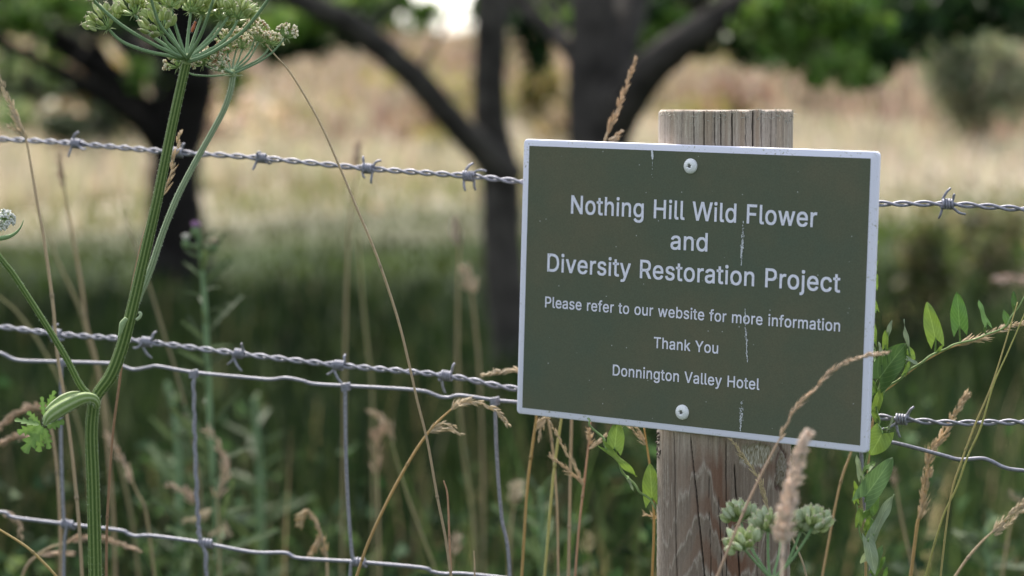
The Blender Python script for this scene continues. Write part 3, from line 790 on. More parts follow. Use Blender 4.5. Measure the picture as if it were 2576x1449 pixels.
# ------------------------------------------------------------------ the sign
SX = np.array([0.82133615, -0.56981781, -0.02673168]); SDN = np.array([-0.02633438, 0.00893611, -0.99961325]); SIN = np.array([0.56983631, 0.82172246, -0.00766625])
SCN = np.array([.12807227, 1.75347228, 1.08337294])
SM = Matrix([[SX[0], -SDN[0], -SIN[0], SCN[0]], [SX[1], -SDN[1], -SIN[1], SCN[1]], [SX[2], -SDN[2], -SIN[2], SCN[2]], [0, 0, 0, 1]])
def sp(x, y, d=0.0):
    """sign coordinates in mm (x right, y down, d out of the face) -> world"""
    return SCN + (SX * x + SDN * y - SIN * d) / 1000
def spn(A, d=0.0):
    A = np.asarray(A, float)
    return SCN + (A[:, :1] * SX + A[:, 1:2] * SDN - (A[:, 2:3] if A.shape[1] > 2 else d) * SIN) / 1000

GLYPH = json.loads('''{"D":[502,[[271,0,219,0,178,0,137,0,96,0,96,19,96,38,96,57,136,57,175,57,215,57,256,57,291,65,318,81,345,97,366,119,379,149,392,179,399,214,399,255,399,296,392,331,379,361,366,390,346,412,320,428,293,444,260,452,221,452,178,452,136,452,93,452,93,471,93,490,93,509,137,509,181,509,225,509,275,509,317,499,353,478,388,458,415,429,433,391,452,353,462,308,462,255,462,202,452,157,433,119,414,81,387,51,351,31,314,10],[103,509,125,509,125,339,125,170,125,0,103,0,82,0,60,0,60,170,60,339,60,509,82,509]]],"F":[410,[[82,0,60,0,60,170,60,339,60,509,163,509,266,509,369,509,369,490,369,471,369,452,288,452,206,452,125,452,125,394,125,336,125,278,198,278,272,278,346,278,346,259,346,240,346,221,272,221,198,221,125,221,125,147,125,74,125,0,103,0]]],"H":[517,[[82,0,60,0,60,170,60,339,60,509,82,509,103,509,125,509,125,435,125,362,125,289,214,289,303,289,392,289,392,362,392,435,392,509,414,509,435,509,457,509,457,339,457,170,457,0,435,0,414,0,392,0,392,77,392,155,392,232,303,232,214,232,125,232,125,155,125,77,125,0,103,0]]],"N":[523,[[82,0,60,0,60,170,60,339,60,509,85,509,109,509,134,509,222,378,311,246,399,115,399,246,399,378,399,509,420,509,442,509,463,509,463,339,463,170,463,0,438,0,414,0,389,0,301,131,213,263,125,394,125,263,125,131,125,0,103,0]]],"P":[445,[[82,0,60,0,60,170,60,339,60,509,118,509,177,509,235,509,274,509,307,502,332,487,358,473,377,454,390,430,402,405,409,378,409,348,409,317,402,290,390,265,377,241,358,222,332,207,307,193,274,186,235,186,193,186,151,186,109,186,109,205,109,224,109,242,150,242,191,242,233,242,259,242,281,247,297,256,313,265,325,278,333,294,341,310,344,328,344,348,344,368,341,386,333,402,325,417,313,430,297,439,280,448,259,452,232,452,196,452,160,452,125,452,125,301,125,151,125,0,103,0]]],"R":[449,[[82,0,60,0,60,170,60,339,60,509,119,509,177,509,236,509,275,509,307,502,333,489,359,475,378,457,390,433,403,410,409,382,409,352,409,321,403,295,390,271,378,248,359,230,333,217,307,204,275,198,236,198,189,198,143,198,96,198,96,217,96,236,96,255,142,255,188,255,234,255,260,255,281,259,298,267,314,275,326,286,334,300,341,315,345,332,345,352,345,372,341,390,334,405,326,420,314,431,298,440,281,448,259,452,233,452,197,452,161,452,125,452,125,301,125,151,125,0,103,0],[378,0,353,0,312,76,271,153,230,229,254,229,279,229,303,229,344,153,386,76,428,0,403,0]]],"T":[449,[[85,452,32,452,32,471,32,490,32,509,160,509,288,509,417,509,417,490,417,471,417,452,363,452,310,452,257,452,257,301,257,151,257,0,235,0,214,0,193,0,193,151,193,301,193,452,139,452]]],"V":[480,[[229,0,204,0,141,170,79,339,16,509,39,509,61,509,84,509,136,363,189,218,241,72,292,218,344,363,395,509,418,509,440,509,463,509,401,339,340,170,278,0,253,0]]],"W":[686,[[173,0,150,0,105,170,61,339,16,509,38,509,60,509,82,509,116,371,151,233,185,95,225,233,265,371,305,509,330,509,356,509,381,509,421,371,461,233,501,95,535,233,570,371,604,509,626,509,648,509,670,509,625,339,581,170,536,0,513,0,489,0,466,0,425,140,384,280,343,420,302,280,261,140,220,0,197,0]]],"Y":[472,[[225,0,203,0,203,69,203,139,203,208,141,308,78,409,16,509,40,509,65,509,89,509,138,427,187,344,236,262,285,344,334,427,383,509,407,509,431,509,455,509,393,409,330,308,268,208,268,139,268,69,268,0,246,0]]],"a":[389,[[182,-9,160,-9,136,-9,114,-4,94,5,75,14,59,27,48,45,36,62,30,83,30,108,30,130,35,147,43,161,52,175,63,185,78,193,92,201,108,207,125,211,143,215,160,218,178,220,201,223,219,225,234,227,248,228,258,231,265,235,272,239,276,245,276,255,276,255,276,256,276,257,276,272,273,286,267,297,261,308,252,316,240,322,228,328,213,331,196,331,178,331,162,328,149,322,136,317,126,309,118,301,110,292,104,283,100,274,80,280,61,285,41,291,50,314,62,332,79,346,95,360,113,369,133,375,153,381,173,384,194,384,208,384,223,383,239,379,255,376,271,370,286,360,301,351,313,338,322,320,332,303,337,280,337,251,337,168,337,84,337,0,317,0,297,0,277,0,277,17,277,35,277,52,275,52,274,52,272,52,268,43,261,34,252,25,243,15,230,7,215,1,200,-5],[155,45,170,45,193,45,212,50,228,59,243,68,255,79,263,93,271,107,276,122,276,138,276,155,276,173,276,190,273,187,268,184,259,182,251,180,242,178,231,176,221,174,210,172,200,171,190,170,182,169,175,168,161,166,147,163,134,159,121,154,111,148,103,139,96,131,92,119,92,105,92,92,95,81,102,72,109,63,118,57,130,52,142,48]]],"b":[424,[[261,-8,229,-8,206,-8,187,-4,172,4,158,12,146,21,138,31,129,42,123,51,118,59,116,59,114,59,112,59,112,39,112,20,112,0,92,0,72,0,53,0,53,170,53,339,53,509,73,509,93,509,114,509,114,446,114,382,114,319,115,319,117,319,118,319,123,327,129,336,137,346,145,356,157,365,171,373,186,381,205,384,229,384,261,384,289,376,313,361,337,345,356,322,370,293,383,263,390,229,390,189,390,149,383,114,370,84,356,55,337,32,313,16,289,0],[197,47,220,47,244,47,263,53,279,66,295,78,308,95,316,117,324,138,328,162,328,189,328,216,324,240,316,261,308,282,296,299,280,311,264,324,244,330,220,330,197,330,177,324,161,312,145,300,133,284,125,263,117,242,113,217,113,189,113,161,117,136,125,115,133,94,146,77,162,65,178,53]]],"c":[396,[[226,-8,207,-8,173,-8,143,0,117,16,91,33,71,56,56,85,41,114,34,149,34,187,34,227,41,262,56,291,71,321,91,343,117,360,143,376,173,384,207,384,226,384,243,382,260,377,276,372,292,365,305,356,319,347,330,335,340,322,350,309,357,294,362,277,342,272,322,267,303,262,300,272,296,281,290,289,285,297,278,305,270,311,262,317,253,322,242,325,232,328,220,330,207,330,182,330,161,323,145,310,129,297,116,280,108,258,100,237,96,213,96,187,96,162,100,139,108,117,116,96,129,79,145,66,161,53,182,46,207,46,220,46,232,48,243,52,253,55,263,60,271,66,279,72,286,80,292,89,297,97,301,107,304,117,324,112,343,107,363,102,358,85,351,70,341,56,332,43,320,31,306,21,293,12,277,4,261,-1,244,-6]]],"d":[424,[[219,-8,195,-8,164,-8,136,0,111,16,87,32,68,55,55,84,41,114,34,149,34,189,34,229,41,263,55,293,69,322,88,345,112,361,136,376,164,384,196,384,219,384,238,381,253,373,268,365,279,356,287,346,296,336,302,327,306,319,308,319,309,319,311,319,311,382,311,446,311,509,331,509,351,509,372,509,372,339,372,170,372,0,352,0,332,0,313,0,313,20,313,39,313,59,311,59,309,59,307,59,302,51,295,42,287,31,278,21,267,12,252,4,238,-4],[181,47,205,47,227,47,247,53,263,65,279,77,291,94,299,115,308,136,312,161,312,189,312,217,308,242,300,263,292,284,279,300,263,312,247,324,228,330,205,330,181,330,161,324,145,311,129,299,116,282,108,261,100,240,96,216,96,189,96,162,100,138,109,117,117,95,129,78,145,66,161,53]]],"e":[404,[[238,-8,212,-8,175,-8,143,0,117,16,90,33,70,56,56,85,41,114,34,148,34,187,34,226,41,260,55,290,69,319,89,343,115,359,141,376,171,384,205,384,226,384,246,381,266,374,285,367,303,356,319,341,335,326,348,306,357,282,366,258,371,228,371,194,371,186,371,186,371,169,337,169,199,169,96,169,96,156,101,126,110,106,120,87,134,72,151,61,168,51,189,46,212,46,228,46,241,48,254,53,266,57,277,64,285,73,294,82,301,93,306,105,325,101,345,96,365,91,359,71,349,54,335,39,321,24,303,13,283,4,262,-4],[162,221,97,221,98,240,101,252,109,270,118,288,130,302,146,313,163,325,182,330,205,330,228,330,247,325,263,314,278,303,290,288,298,269,306,249,310,238,310,221,250,221]]],"f":[254,[[154,379,228,379,228,362,228,344,228,327,154,327,80,327,6,327,6,344,6,362,6,379,80,379],[101,0,81,0,81,144,81,288,81,432,81,453,86,471,96,486,106,500,119,511,135,519,152,526,169,530,187,530,201,530,213,529,222,527,232,525,238,523,243,521,238,503,233,486,227,468,224,470,220,471,215,472,210,473,203,474,195,474,176,474,163,469,154,460,146,451,142,437,142,419,142,279,142,140,142,0,121,0]]],"g":[425,[[238,-151,207,-151,179,-151,155,-147,134,-140,113,-132,96,-123,82,-110,69,-98,58,-84,51,-69,67,-60,84,-50,101,-41,107,-49,113,-57,122,-66,130,-75,141,-82,154,-88,168,-94,186,-97,207,-97,238,-97,263,-90,282,-75,302,-60,311,-37,311,-6,311,19,311,44,311,68,310,68,308,68,306,68,301,60,295,51,287,41,278,32,267,23,252,16,238,8,219,5,195,5,164,5,137,12,113,27,88,41,69,62,55,90,41,118,34,152,34,191,34,230,41,264,55,293,69,322,88,345,112,361,137,376,165,384,196,384,220,384,239,381,253,373,268,365,280,356,288,346,297,336,303,327,308,319,309,319,311,319,313,319,313,339,313,359,313,379,333,379,353,379,372,379,372,250,372,121,372,-9,372,-42,365,-69,350,-90,335,-111,316,-126,291,-136,266,-146],[181,59,205,59,228,59,248,64,264,75,280,86,292,101,300,121,308,141,312,165,312,193,312,220,308,243,300,264,292,284,280,301,264,312,248,324,228,330,205,330,181,330,161,324,145,312,129,299,117,283,109,262,100,242,96,219,96,193,96,166,100,143,109,123,117,103,129,87,145,76,162,65]]],"h":[410,[[114,249,114,227,114,151,114,76,114,0,93,0,73,0,53,0,53,170,53,339,53,509,73,509,93,509,114,509,114,435,114,361,114,287,110,287,106,287,102,287,114,322,131,347,152,362,174,377,199,384,227,384,253,384,276,379,295,369,315,358,330,342,341,321,352,299,357,273,357,240,357,160,357,80,357,0,337,0,316,0,296,0,296,78,296,157,296,235,296,265,288,288,273,304,258,321,237,329,210,329,192,329,175,325,161,317,146,309,135,298,126,283,118,267]]],"i":[167,[[73,0,53,0,53,126,53,253,53,379,73,379,93,379,114,379,114,253,114,126,114,0,93,0],[95,443,84,443,72,443,62,447,54,455,45,462,41,472,41,483,41,494,45,504,54,512,62,520,72,524,84,524,95,524,106,520,114,512,122,504,126,494,126,483,126,472,122,462,114,455,106,447]]],"j":[167,[[53,243,53,379,73,379,93,379,114,379,114,243,114,106,114,-30,114,-53,110,-73,102,-90,93,-107,81,-120,65,-129,48,-138,28,-143,4,-143,-1,-143,-5,-143,-10,-143,-10,-124,-10,-105,-10,-87,-6,-87,-2,-87,2,-87,20,-87,32,-82,40,-72,49,-62,53,-48,53,-29,53,107],[95,443,83,443,72,443,62,447,53,455,45,462,41,472,41,483,41,494,45,504,53,512,62,520,72,524,83,524,95,524,105,520,114,512,122,504,126,494,126,483,126,472,122,462,114,455,105,447]]],"k":[381,[[132,158,110,137,110,162,110,187,110,212,113,212,117,212,121,212,175,268,230,323,284,379,310,379,335,379,360,379,301,319,243,259,184,199,182,199,179,199,177,199,155,178],[73,0,53,0,53,170,53,339,53,509,73,509,93,509,114,509,114,339,114,170,114,0,93,0],[320,0,294,0,245,62,197,124,148,186,162,200,177,214,191,229,252,152,312,76,372,0,346,0]]],"l":[189,[[147,-2,139,-2,110,-2,88,5,74,20,60,35,53,57,53,84,53,226,53,367,53,509,73,509,93,509,114,509,114,372,114,235,114,99,114,81,116,69,120,62,125,55,133,52,146,52,152,52,157,52,160,53,164,53,167,54,170,54,173,37,177,20,181,3,175,1,169,0,162,-1,154,-2]]],"m":[610,[[73,0,53,0,53,126,53,253,53,379,72,379,92,379,112,379,112,351,112,323,112,295,111,295,109,295,108,295,113,316,121,332,132,346,144,359,157,369,172,376,187,383,203,386,219,386,247,386,270,378,287,361,305,344,316,322,321,295,318,295,315,295,312,295,317,313,325,329,337,343,349,357,364,367,381,375,398,382,416,386,437,386,459,386,479,381,497,372,515,362,530,348,541,328,551,309,557,285,557,255,557,170,557,85,557,0,536,0,516,0,496,0,496,85,496,169,496,254,496,281,488,301,473,313,457,325,439,330,419,330,402,330,387,327,374,320,362,313,352,303,345,290,339,278,335,263,335,247,335,165,335,82,335,0,315,0,295,0,274,0,274,87,274,173,274,260,274,281,267,298,253,311,239,324,221,330,199,330,185,330,171,327,158,320,144,313,134,303,126,289,118,276,114,258,114,238,114,159,114,79,114,0,93,0]]],"n":[410,[[114,249,114,227,114,151,114,76,114,0,93,0,73,0,53,0,53,126,53,253,53,379,72,379,92,379,112,379,112,349,112,318,112,287,109,287,106,287,102,287,114,322,131,347,152,362,174,377,199,384,227,384,253,384,276,379,295,369,314,358,330,342,341,321,352,299,357,273,357,240,357,160,357,80,357,0,337,0,316,0,296,0,296,78,296,157,296,235,296,265,288,288,273,304,258,321,237,329,210,329,192,329,175,325,161,317,146,309,135,298,126,283,118,267]]],"o":[415,[[242,-8,207,-8,173,-8,143,0,117,16,91,33,71,56,56,85,41,114,34,149,34,187,34,227,41,262,56,291,71,321,91,343,117,360,143,376,173,384,207,384,242,384,273,376,299,360,325,343,345,321,359,291,374,262,381,227,381,187,381,149,374,114,359,85,345,56,325,33,299,16,273,0],[182,46,207,46,233,46,254,53,270,66,287,79,299,96,307,117,315,139,319,162,319,187,319,213,315,236,307,258,299,280,287,297,270,310,254,323,233,330,207,330,182,330,161,323,145,310,129,297,116,280,108,258,100,237,96,213,96,187,96,162,100,139,108,117,116,96,129,79,145,66,161,53]]],"r":[259,[[73,0,53,0,53,126,53,253,53,379,72,379,92,379,112,379,112,360,112,340,112,321,113,321,114,321,115,321,122,340,135,355,152,367,170,379,190,385,213,385,218,385,223,385,229,384,235,384,240,384,243,384,243,363,243,343,243,322,242,323,237,323,230,324,223,325,215,326,207,326,189,326,173,322,159,315,145,307,134,297,126,284,118,270,114,255,114,237,114,158,114,79,114,0,93,0]]],"s":[365,[[211,-8,182,-8,156,-8,133,-4,112,3,92,11,75,23,62,38,49,53,40,72,36,94,55,98,74,102,94,107,99,86,109,70,124,60,139,50,158,45,181,45,208,45,229,51,244,62,260,74,268,87,268,103,268,116,263,127,254,136,245,144,231,151,212,155,191,160,170,165,149,170,115,178,89,191,72,208,55,225,47,247,47,274,47,296,53,315,65,332,77,348,94,361,115,370,136,380,160,384,187,384,213,384,235,380,254,372,272,365,287,353,299,339,310,325,319,309,324,290,305,286,287,281,268,277,263,292,255,304,243,316,230,327,212,333,187,333,165,333,146,327,131,317,116,306,109,293,109,277,109,263,114,252,124,243,134,235,150,228,172,223,191,218,210,214,229,209,264,201,290,188,306,171,323,154,331,133,331,107,331,84,325,64,312,47,300,30,282,16,260,6,237,-3]]],"t":[227,[[138,379,204,379,204,362,204,344,204,327,138,327,72,327,6,327,6,344,6,362,6,379,72,379],[65,345,65,471,85,471,106,471,126,471,126,347,126,222,126,98,126,81,129,69,136,61,143,54,154,50,170,50,174,50,179,50,185,51,191,52,197,53,202,54,206,36,209,19,213,2,207,0,200,-2,192,-3,184,-4,176,-4,168,-4,136,-4,110,4,92,21,74,38,65,62,65,93,65,219]]],"u":[410,[[211,-5,182,-5,157,-5,134,0,115,11,95,21,80,37,69,59,58,80,53,107,53,139,53,219,53,299,53,379,73,379,93,379,114,379,114,301,114,222,114,144,114,114,121,91,137,75,152,58,173,50,200,50,218,50,235,54,249,62,264,70,275,81,283,97,292,112,296,131,296,153,296,228,296,304,296,379,316,379,337,379,357,379,357,253,357,126,357,0,337,0,318,0,298,0,298,31,298,61,298,92,301,92,304,92,307,92,295,57,279,32,257,17,235,2]]],"v":[389,[[182,0,158,0,112,126,66,253,20,379,42,379,64,379,86,379,122,278,158,176,194,75,230,176,267,278,303,379,325,379,347,379,369,379,323,253,277,126,231,0,207,0]]],"w":[567,[[158,0,138,0,100,126,61,253,23,379,44,379,66,379,87,379,115,281,142,183,170,85,197,183,225,281,252,379,273,379,295,379,316,379,343,281,370,183,397,85,425,183,452,281,480,379,502,379,523,379,545,379,506,253,468,126,429,0,409,0,388,0,368,0,340,95,312,190,284,285,256,190,227,95,199,0,179,0]]],"y":[389,[[51,-140,47,-139,52,-121,57,-103,61,-86,65,-86,68,-87,71,-87,83,-90,94,-91,104,-89,114,-87,122,-82,130,-74,138,-66,145,-53,151,-36,155,-24,159,-13,163,-1,114,126,66,252,17,379,40,379,62,379,84,379,111,305,138,230,165,155,174,132,181,109,187,87,193,64,199,42,206,21,198,21,191,21,184,21,190,42,196,64,202,87,209,110,216,132,224,155,251,230,278,305,305,379,327,379,349,379,371,379,316,234,260,88,204,-58,196,-78,187,-94,177,-107,166,-120,153,-129,139,-136,125,-142,109,-145,91,-145,81,-145,72,-144,65,-143,57,-142]]],"CAP":0.509}''')

def glyph_line(text, cap, width, base, parent, weight):
    """one line of lettering as a flat mesh just proud of the face (sign millimetres)"""
    cu = bpy.data.curves.new('lettering', 'CURVE'); cu.dimensions = '2D'; cu.fill_mode = 'BOTH'; cu.resolution_u = 5
    x = 0.0
    for ch in text:
        if ch == ' ': x += 240; continue
        w, splines = GLYPH[ch]
        for spn_ in splines:
            k = len(spn_) // 6
            s = cu.splines.new('BEZIER'); s.bezier_points.add(k - 1); s.use_cyclic_u = True
            for i, b in enumerate(s.bezier_points):
                a = spn_[6 * i:6 * i + 6]
                b.handle_left_type = b.handle_right_type = 'FREE'
                b.handle_left = ((a[0] + x) / 1000, a[1] / 1000, 0); b.co = ((a[2] + x) / 1000, a[3] / 1000, 0); b.handle_right = ((a[4] + x) / 1000, a[5] / 1000, 0)
        x += w + 14
    o = bpy.data.objects.new('tmp', cu); COL.objects.link(o)
    bpy.context.view_layer.update()
    me = bpy.data.meshes.new_from_object(o.evaluated_get(bpy.context.evaluated_depsgraph_get()))
    bpy.data.objects.remove(o)
    V = np.array([v.co for v in me.vertices]); x0, x1 = V[:, 0].min(), V[:, 0].max()
    caph = GLYPH['CAP']
    V[:, 0] = (V[:, 0] - (x0 + x1) / 2) * width / (x1 - x0) / 1000 * (1 - 2 * weight / width)
    V[:, 1] = V[:, 1] * (cap - 2 * weight) / caph / 1000 - (base - weight) / 1000
    me.calc_loop_triangles()
    T = np.array([t.vertices[:] for t in me.loop_triangles])
    if np.cross(V[T[0, 1], :2] - V[T[0, 0], :2], V[T[0, 2], :2] - V[T[0, 0], :2]) < 0: T = T[:, ::-1]
    m = MB()                       # the strokes are fattened by layering shifted copies a few microns apart
    Wi = np.array(SM)
    for k in range(9):
        r = weight / 1000 * .85
        L = np.stack([V[:, 0] + r * (k % 3 - 1), V[:, 1] + r * (k // 3 - 1), np.full(len(V), .00055 + .000003 * k)], 1)
        m.add(L @ Wi[:3, :3].T + Wi[:3, 3], tris=T)
    ob = m.build('lettering', M_PRINT, parent, smooth=False)
    ob['label'] = 'white line of lettering reading ' + text
    return ob

def rrect(w, h, r, n=6):
    P = []
    for cx, cy, a0 in [(w - r, h - r, 0), (-w + r, h - r, 90), (-w + r, -h + r, 180), (w - r, -h + r, 270)]:
        for k in range(n + 1):
            a = math.radians(a0 + 90 * k / n); P.append((cx + r * math.cos(a), cy + r * math.sin(a)))
    return P

def build_sign():
    t = thing('sign', 'olive green rectangular sign with white border and white lettering, screwed to the wooden post', 'sign', SCN, mat=SM)
    m = MB(); rings = []
    for inset, d in [(0, -4.0), (0, -.9), (.25, -.3), (.9, 0)]:
        rings.append([(x, y, d) for x, y in rrect(148.5 - inset, 105 - inset, 3.2 - inset * .5)])
    n = len(rings[0]); V = spn([p for r in rings for p in r])
    q = [[a * n + k, a * n + (k + 1) % n, (a + 1) * n + (k + 1) % n, (a + 1) * n + k] for a in range(3) for k in range(n)]
    m.add(V, quads=q, ngons=[list(range(3 * n, 4 * n)), list(range(n))[::-1]], col=(.8, .8, .8))
    m.build('panel', M_WHITE, t, smooth=False)
    m = MB(); m.add(spn([(-143, 100, .25), (143, 100, .25), (143, -100, .25), (-143, -100, .25)]), quads=[[0, 1, 2, 3]], col=(.06, .08, .05))
    o = m.build('green_field', M_GREEN, t, smooth=False)
    for txt, cap, w, base, wt in [("Nothing Hill Wild Flower", 13.9, 206.8, -50.3, .28), ("and", 13.6, 31.2, -28.3, .28), ("Diversity Restoration Project", 13.8, 246.8, -5.6, .28),
                                  ("Please refer to our website for more information", 8.35, 248.8, 21.7, .15), ("Thank You", 8.25, 54.5, 45.0, .15), ("Donnington Valley Hotel", 8.3, 124.3, 68.3, .15)]:
        glyph_line(txt, cap, w, base, t, wt)
    for (sx, sy, rot) in [(-.8, -89.6, .25), (-1.2, 90.2, .9)]:
        m = MB(); n = 48; th = np.linspace(0, 2 * math.pi, n, endpoint=False)
        star = 1.55 * (1 + .17 * np.cos(6 * (th + rot)))
        prof = [(5.6, .28), (5.6, .7), (5.35, 1.2), (4.6, 1.9), (3.6, 2.4), (2.5, 2.7), (None, 2.8), (None, 1.5)]
        V = []
        for r, d in prof:
            rr = star if r is None else np.full(n, r)
            V += [(sx + rr[k] * math.cos(th[k]), sy + rr[k] * math.sin(th[k]), d) for k in range(n)]
        q = [[a * n + k, a * n + (k + 1) % n, (a + 1) * n + (k + 1) % n, (a + 1) * n + k] for a in range(len(prof) - 1) for k in range(n)]
        m.add(spn(V), quads=q); s = m.build('screw', M_SCREW, t)
        m = MB(); m.add(spn([(sx + 1.9 * math.cos(a), sy + 1.9 * math.sin(a), 1.55) for a in th]), ngons=[list(range(n))]); m.build('socket', M_SOCKET, s)
    # bird droppings run down the face in three places, and fine pale flecks
    def flakes(m, x0, y0, x1, y1, w, n, s0, s1, dens=None):
        for k in range(n):
            q = rng.random() if dens is None else rng.beta(*dens)
            cx = x0 + (x1 - x0) * q + rng.normal(0, w * .5) * (.25 + math.sin(math.pi * min(1, max(0, q)))) ; cy = y0 + (y1 - y0) * q
            r = rng.uniform(s0, s1); d = .62 + .0015 * m.n / 5
            p = [(cx + r * (.5 + .5 * rng.random()) * math.cos(a) * .55, cy + r * (.7 + .9 * rng.random()) * math.sin(a), d) for a in np.linspace(0, 6.28, 6)[:-1]]
            m.add(spn(p), ngons=[[0, 1, 2, 3, 4]])
    m = MB(); flakes(m, -33.6, -99.8, -33.2, -94.5, 1.0, 30, .7, 1.3); flakes(m, -33.2, -92, -32.8, -78, .5, 16, .15, .4); m.build('dropping', M_DRIP, t, smooth=False)
    m = MB(); flakes(m, 44.4, -53, 43.9, -20, .9, 110, .25, .8, (2.2, 1.3)); m.build('dropping', M_DRIP, t, smooth=False)
    m = MB(); flakes(m, 48.0, 9, 51.8, 50, .75, 120, .25, .75, (1.5, 1.2)); m.build('dropping', M_DRIP, t, smooth=False)
    m = MB(); flakes(m, 48.3, 72, 47.8, 99, 1.2, 110, .2, .6, (1.8, 1.0)); m.build('dropping', M_DRIP, t, smooth=False)
build_sign()

# ------------------------------------------------------------------ hogweeds
STEM_D, STEM_L = np.array([.048, .090, .018]), np.array([.19, .24, .085])
PALE_D, PALE_L = np.array([.17, .225, .12]), np.array([.33, .38, .25])
def hairs(m, P, r, n, L=.0012):
    T, Nn, B = frames(P)
    rr = np.interp(np.linspace(0, 1, len(P)), np.linspace(0, 1, len(np.atleast_1d(r))), np.atleast_1d(r))
    for k in range(n):
        i = rng.integers(0, len(P)); a = rng.uniform(0, 6.28)
        d = math.cos(a) * Nn[i] + math.sin(a) * B[i]
        p = P[i] + d * rr[i] * .98 + T[i] * rng.uniform(-.001, .001)
        e = p + d * L * rng.uniform(.4, 1.2) + T[i] * rng.normal(0, .0004)
        w = T[i] * .00008
        m.add([p - w, p + w, e], tris=[[0, 1, 2]], col=(.55, .6, .5))

def ridged(P, r, ridges, d, l, nh=0, hl=.0012):
    m = MB(); m.tube(P, r, ridges * 5, d, ridge=(ridges, .045), rcol=l)
    if nh: hairs(m, P, r, nh, hl)
    return m

GREENFRUIT, PALEFRUIT = ((.19, .27, .05), (.50, .55, .28)), ((.30, .38, .17), (.50, .55, .36))
def fruit(m, c, ax, s=1.0, tone=None):
    tone = GREENFRUIT if s < 1.1 else PALEFRUIT
    n = norm(rng.standard_normal(3))
    g = rng.uniform(.8, 1.2)
    cin, cout = np.array(tone[0]) * g, np.array(tone[1]) * g
    f = lambda x, y: cout + (cin - cout) * max(0, 1 - abs(x) ** 2.0 * 1.5) * (.35 + .65 * (abs(abs(x) - .40) < .2)) * (.7 + .3 * (y < .3))
    m.ball(c, ax, .0042 * s, .0031 * s, .0014 * s * (1 if s < 1.1 else 1.4), 16, 9, n=n, colf=f, taper=-.18)
    tip = np.asarray(c) + norm(ax) * .0038 * s
    m.ball(tip, ax, .0006, .0011 * s, seg=6, rings=4, col=(.5, .48, .30))
    for sg in (-1, 1):
        q = norm(np.cross(ax, n)) * sg
        m.tube([tip, tip + norm(ax) * .0009 + q * .0006, tip + norm(ax) * .0012 + q * .0016], [.00022, .00014], 4, (.55, .5, .36))

def floret(m, c, ax, kind):
    base = (.80, .74, .56) if kind == 'cream' else (.82, .82, .78)
    for k in range(6):
        d = rng.standard_normal(3); d = norm(d + norm(ax) * .9)
        cc = np.array(base) * rng.uniform(.7, 1.1)
        if kind == 'cream' and rng.random() < .18: cc = np.array([.38, .24, .13])
        m.ball(c + d * rng.uniform(.0004, .0013), d, rng.uniform(.0007, .0012), rng.uniform(.0006, .0010), seg=5, rings=4, col=cc)
    m.ball(c - norm(ax) * .0006, ax, .0011, .0007, seg=6, rings=4, col=(.22, .32, .10))

def umbellet(center, axis, n, plen, kind, spread=1.15, s=1.0):
    """returns the meshes (stalks, heads)"""
    a, b = MB(), MB()
    ax = norm(axis); u = norm(np.cross(ax, [.3, .5, .8])); w = np.cross(ax, u)
    for k in range(n):
        th = spread * math.sqrt((k + .5) / n); ph = k * 2.39996 + rng.uniform(-.3, .3)
        d = norm(ax * math.cos(th) + (u * math.cos(ph) + w * math.sin(ph)) * math.sin(th))
        L = plen * rng.uniform(.8, 1.12)
        e = center + d * L
        a.tube(cr([center, center + d * L * .55 - ax * plen * .06, e], 3), [.00042 * s, .0003 * s], 5, (.24, .34, .14))
        if kind == 'fruit': fruit(b, e + d * .0034 * s, norm(d + ax * .4), s * rng.uniform(.85, 1.1))
        else: floret(b, e, norm(d + ax * .5), kind)
    for k in range(7):                                            # thin bracteoles under the little umbel
        ph = k * .9; d = norm(-ax * .25 + u * math.cos(ph) + w * math.sin(ph))
        a.tube([center, center + d * .003, center + d * .0055 - ax * .001], [.00035, .0001], 4, (.32, .38, .2))
    return a, b

def umbel(parent, hub_uv, Y, rays, kind, w0, w1, n, plen, ray_col, s=1.0, name='umbel'):
    hub = at(*hub_uv, Y)
    m = MB(); m.ball(hub, (0, 0, 1), px(16 * s, Y), px(14 * s, Y), seg=12, rings=8, col=(.28, .34, .17))
    for k in range(9):                                            # bracts
        a = k * .7 + .2; d = np.array([math.cos(a), math.sin(a), -.35])
        m.tube(cr([hub, hub + d * .004, hub + d * .008 + (0, 0, .002)], 3), [.0006, .00015], 4, (.4, .46, .3))
    U = m.build(name, M_STEM, parent)
    for uvs, dy, *opt in rays:
        P = path([hub_uv] + uvs, Y, Y + dy, 5)
        m = ridged(P, [px(w0, Y), px(w0 * .85, Y), px(w1, Y)], 6, ray_col[0], ray_col[1], 60)
        m.build('ray', M_STEM, U)
        ax = norm(norm(P[-1] - P[-4]) + np.array([0, 0, .55]))
        k = opt[0] if opt else n
        if k:
            a, b = umbellet(P[-1], ax, k, plen * rng.uniform(.9, 1.1), kind, s=s)
            a.build('stalks', M_STEM, U)
            b.build('seed_cluster' if kind == 'fruit' else 'flower_cluster', M_SEED if kind == 'fruit' else M_FLOWER, U)
    return U

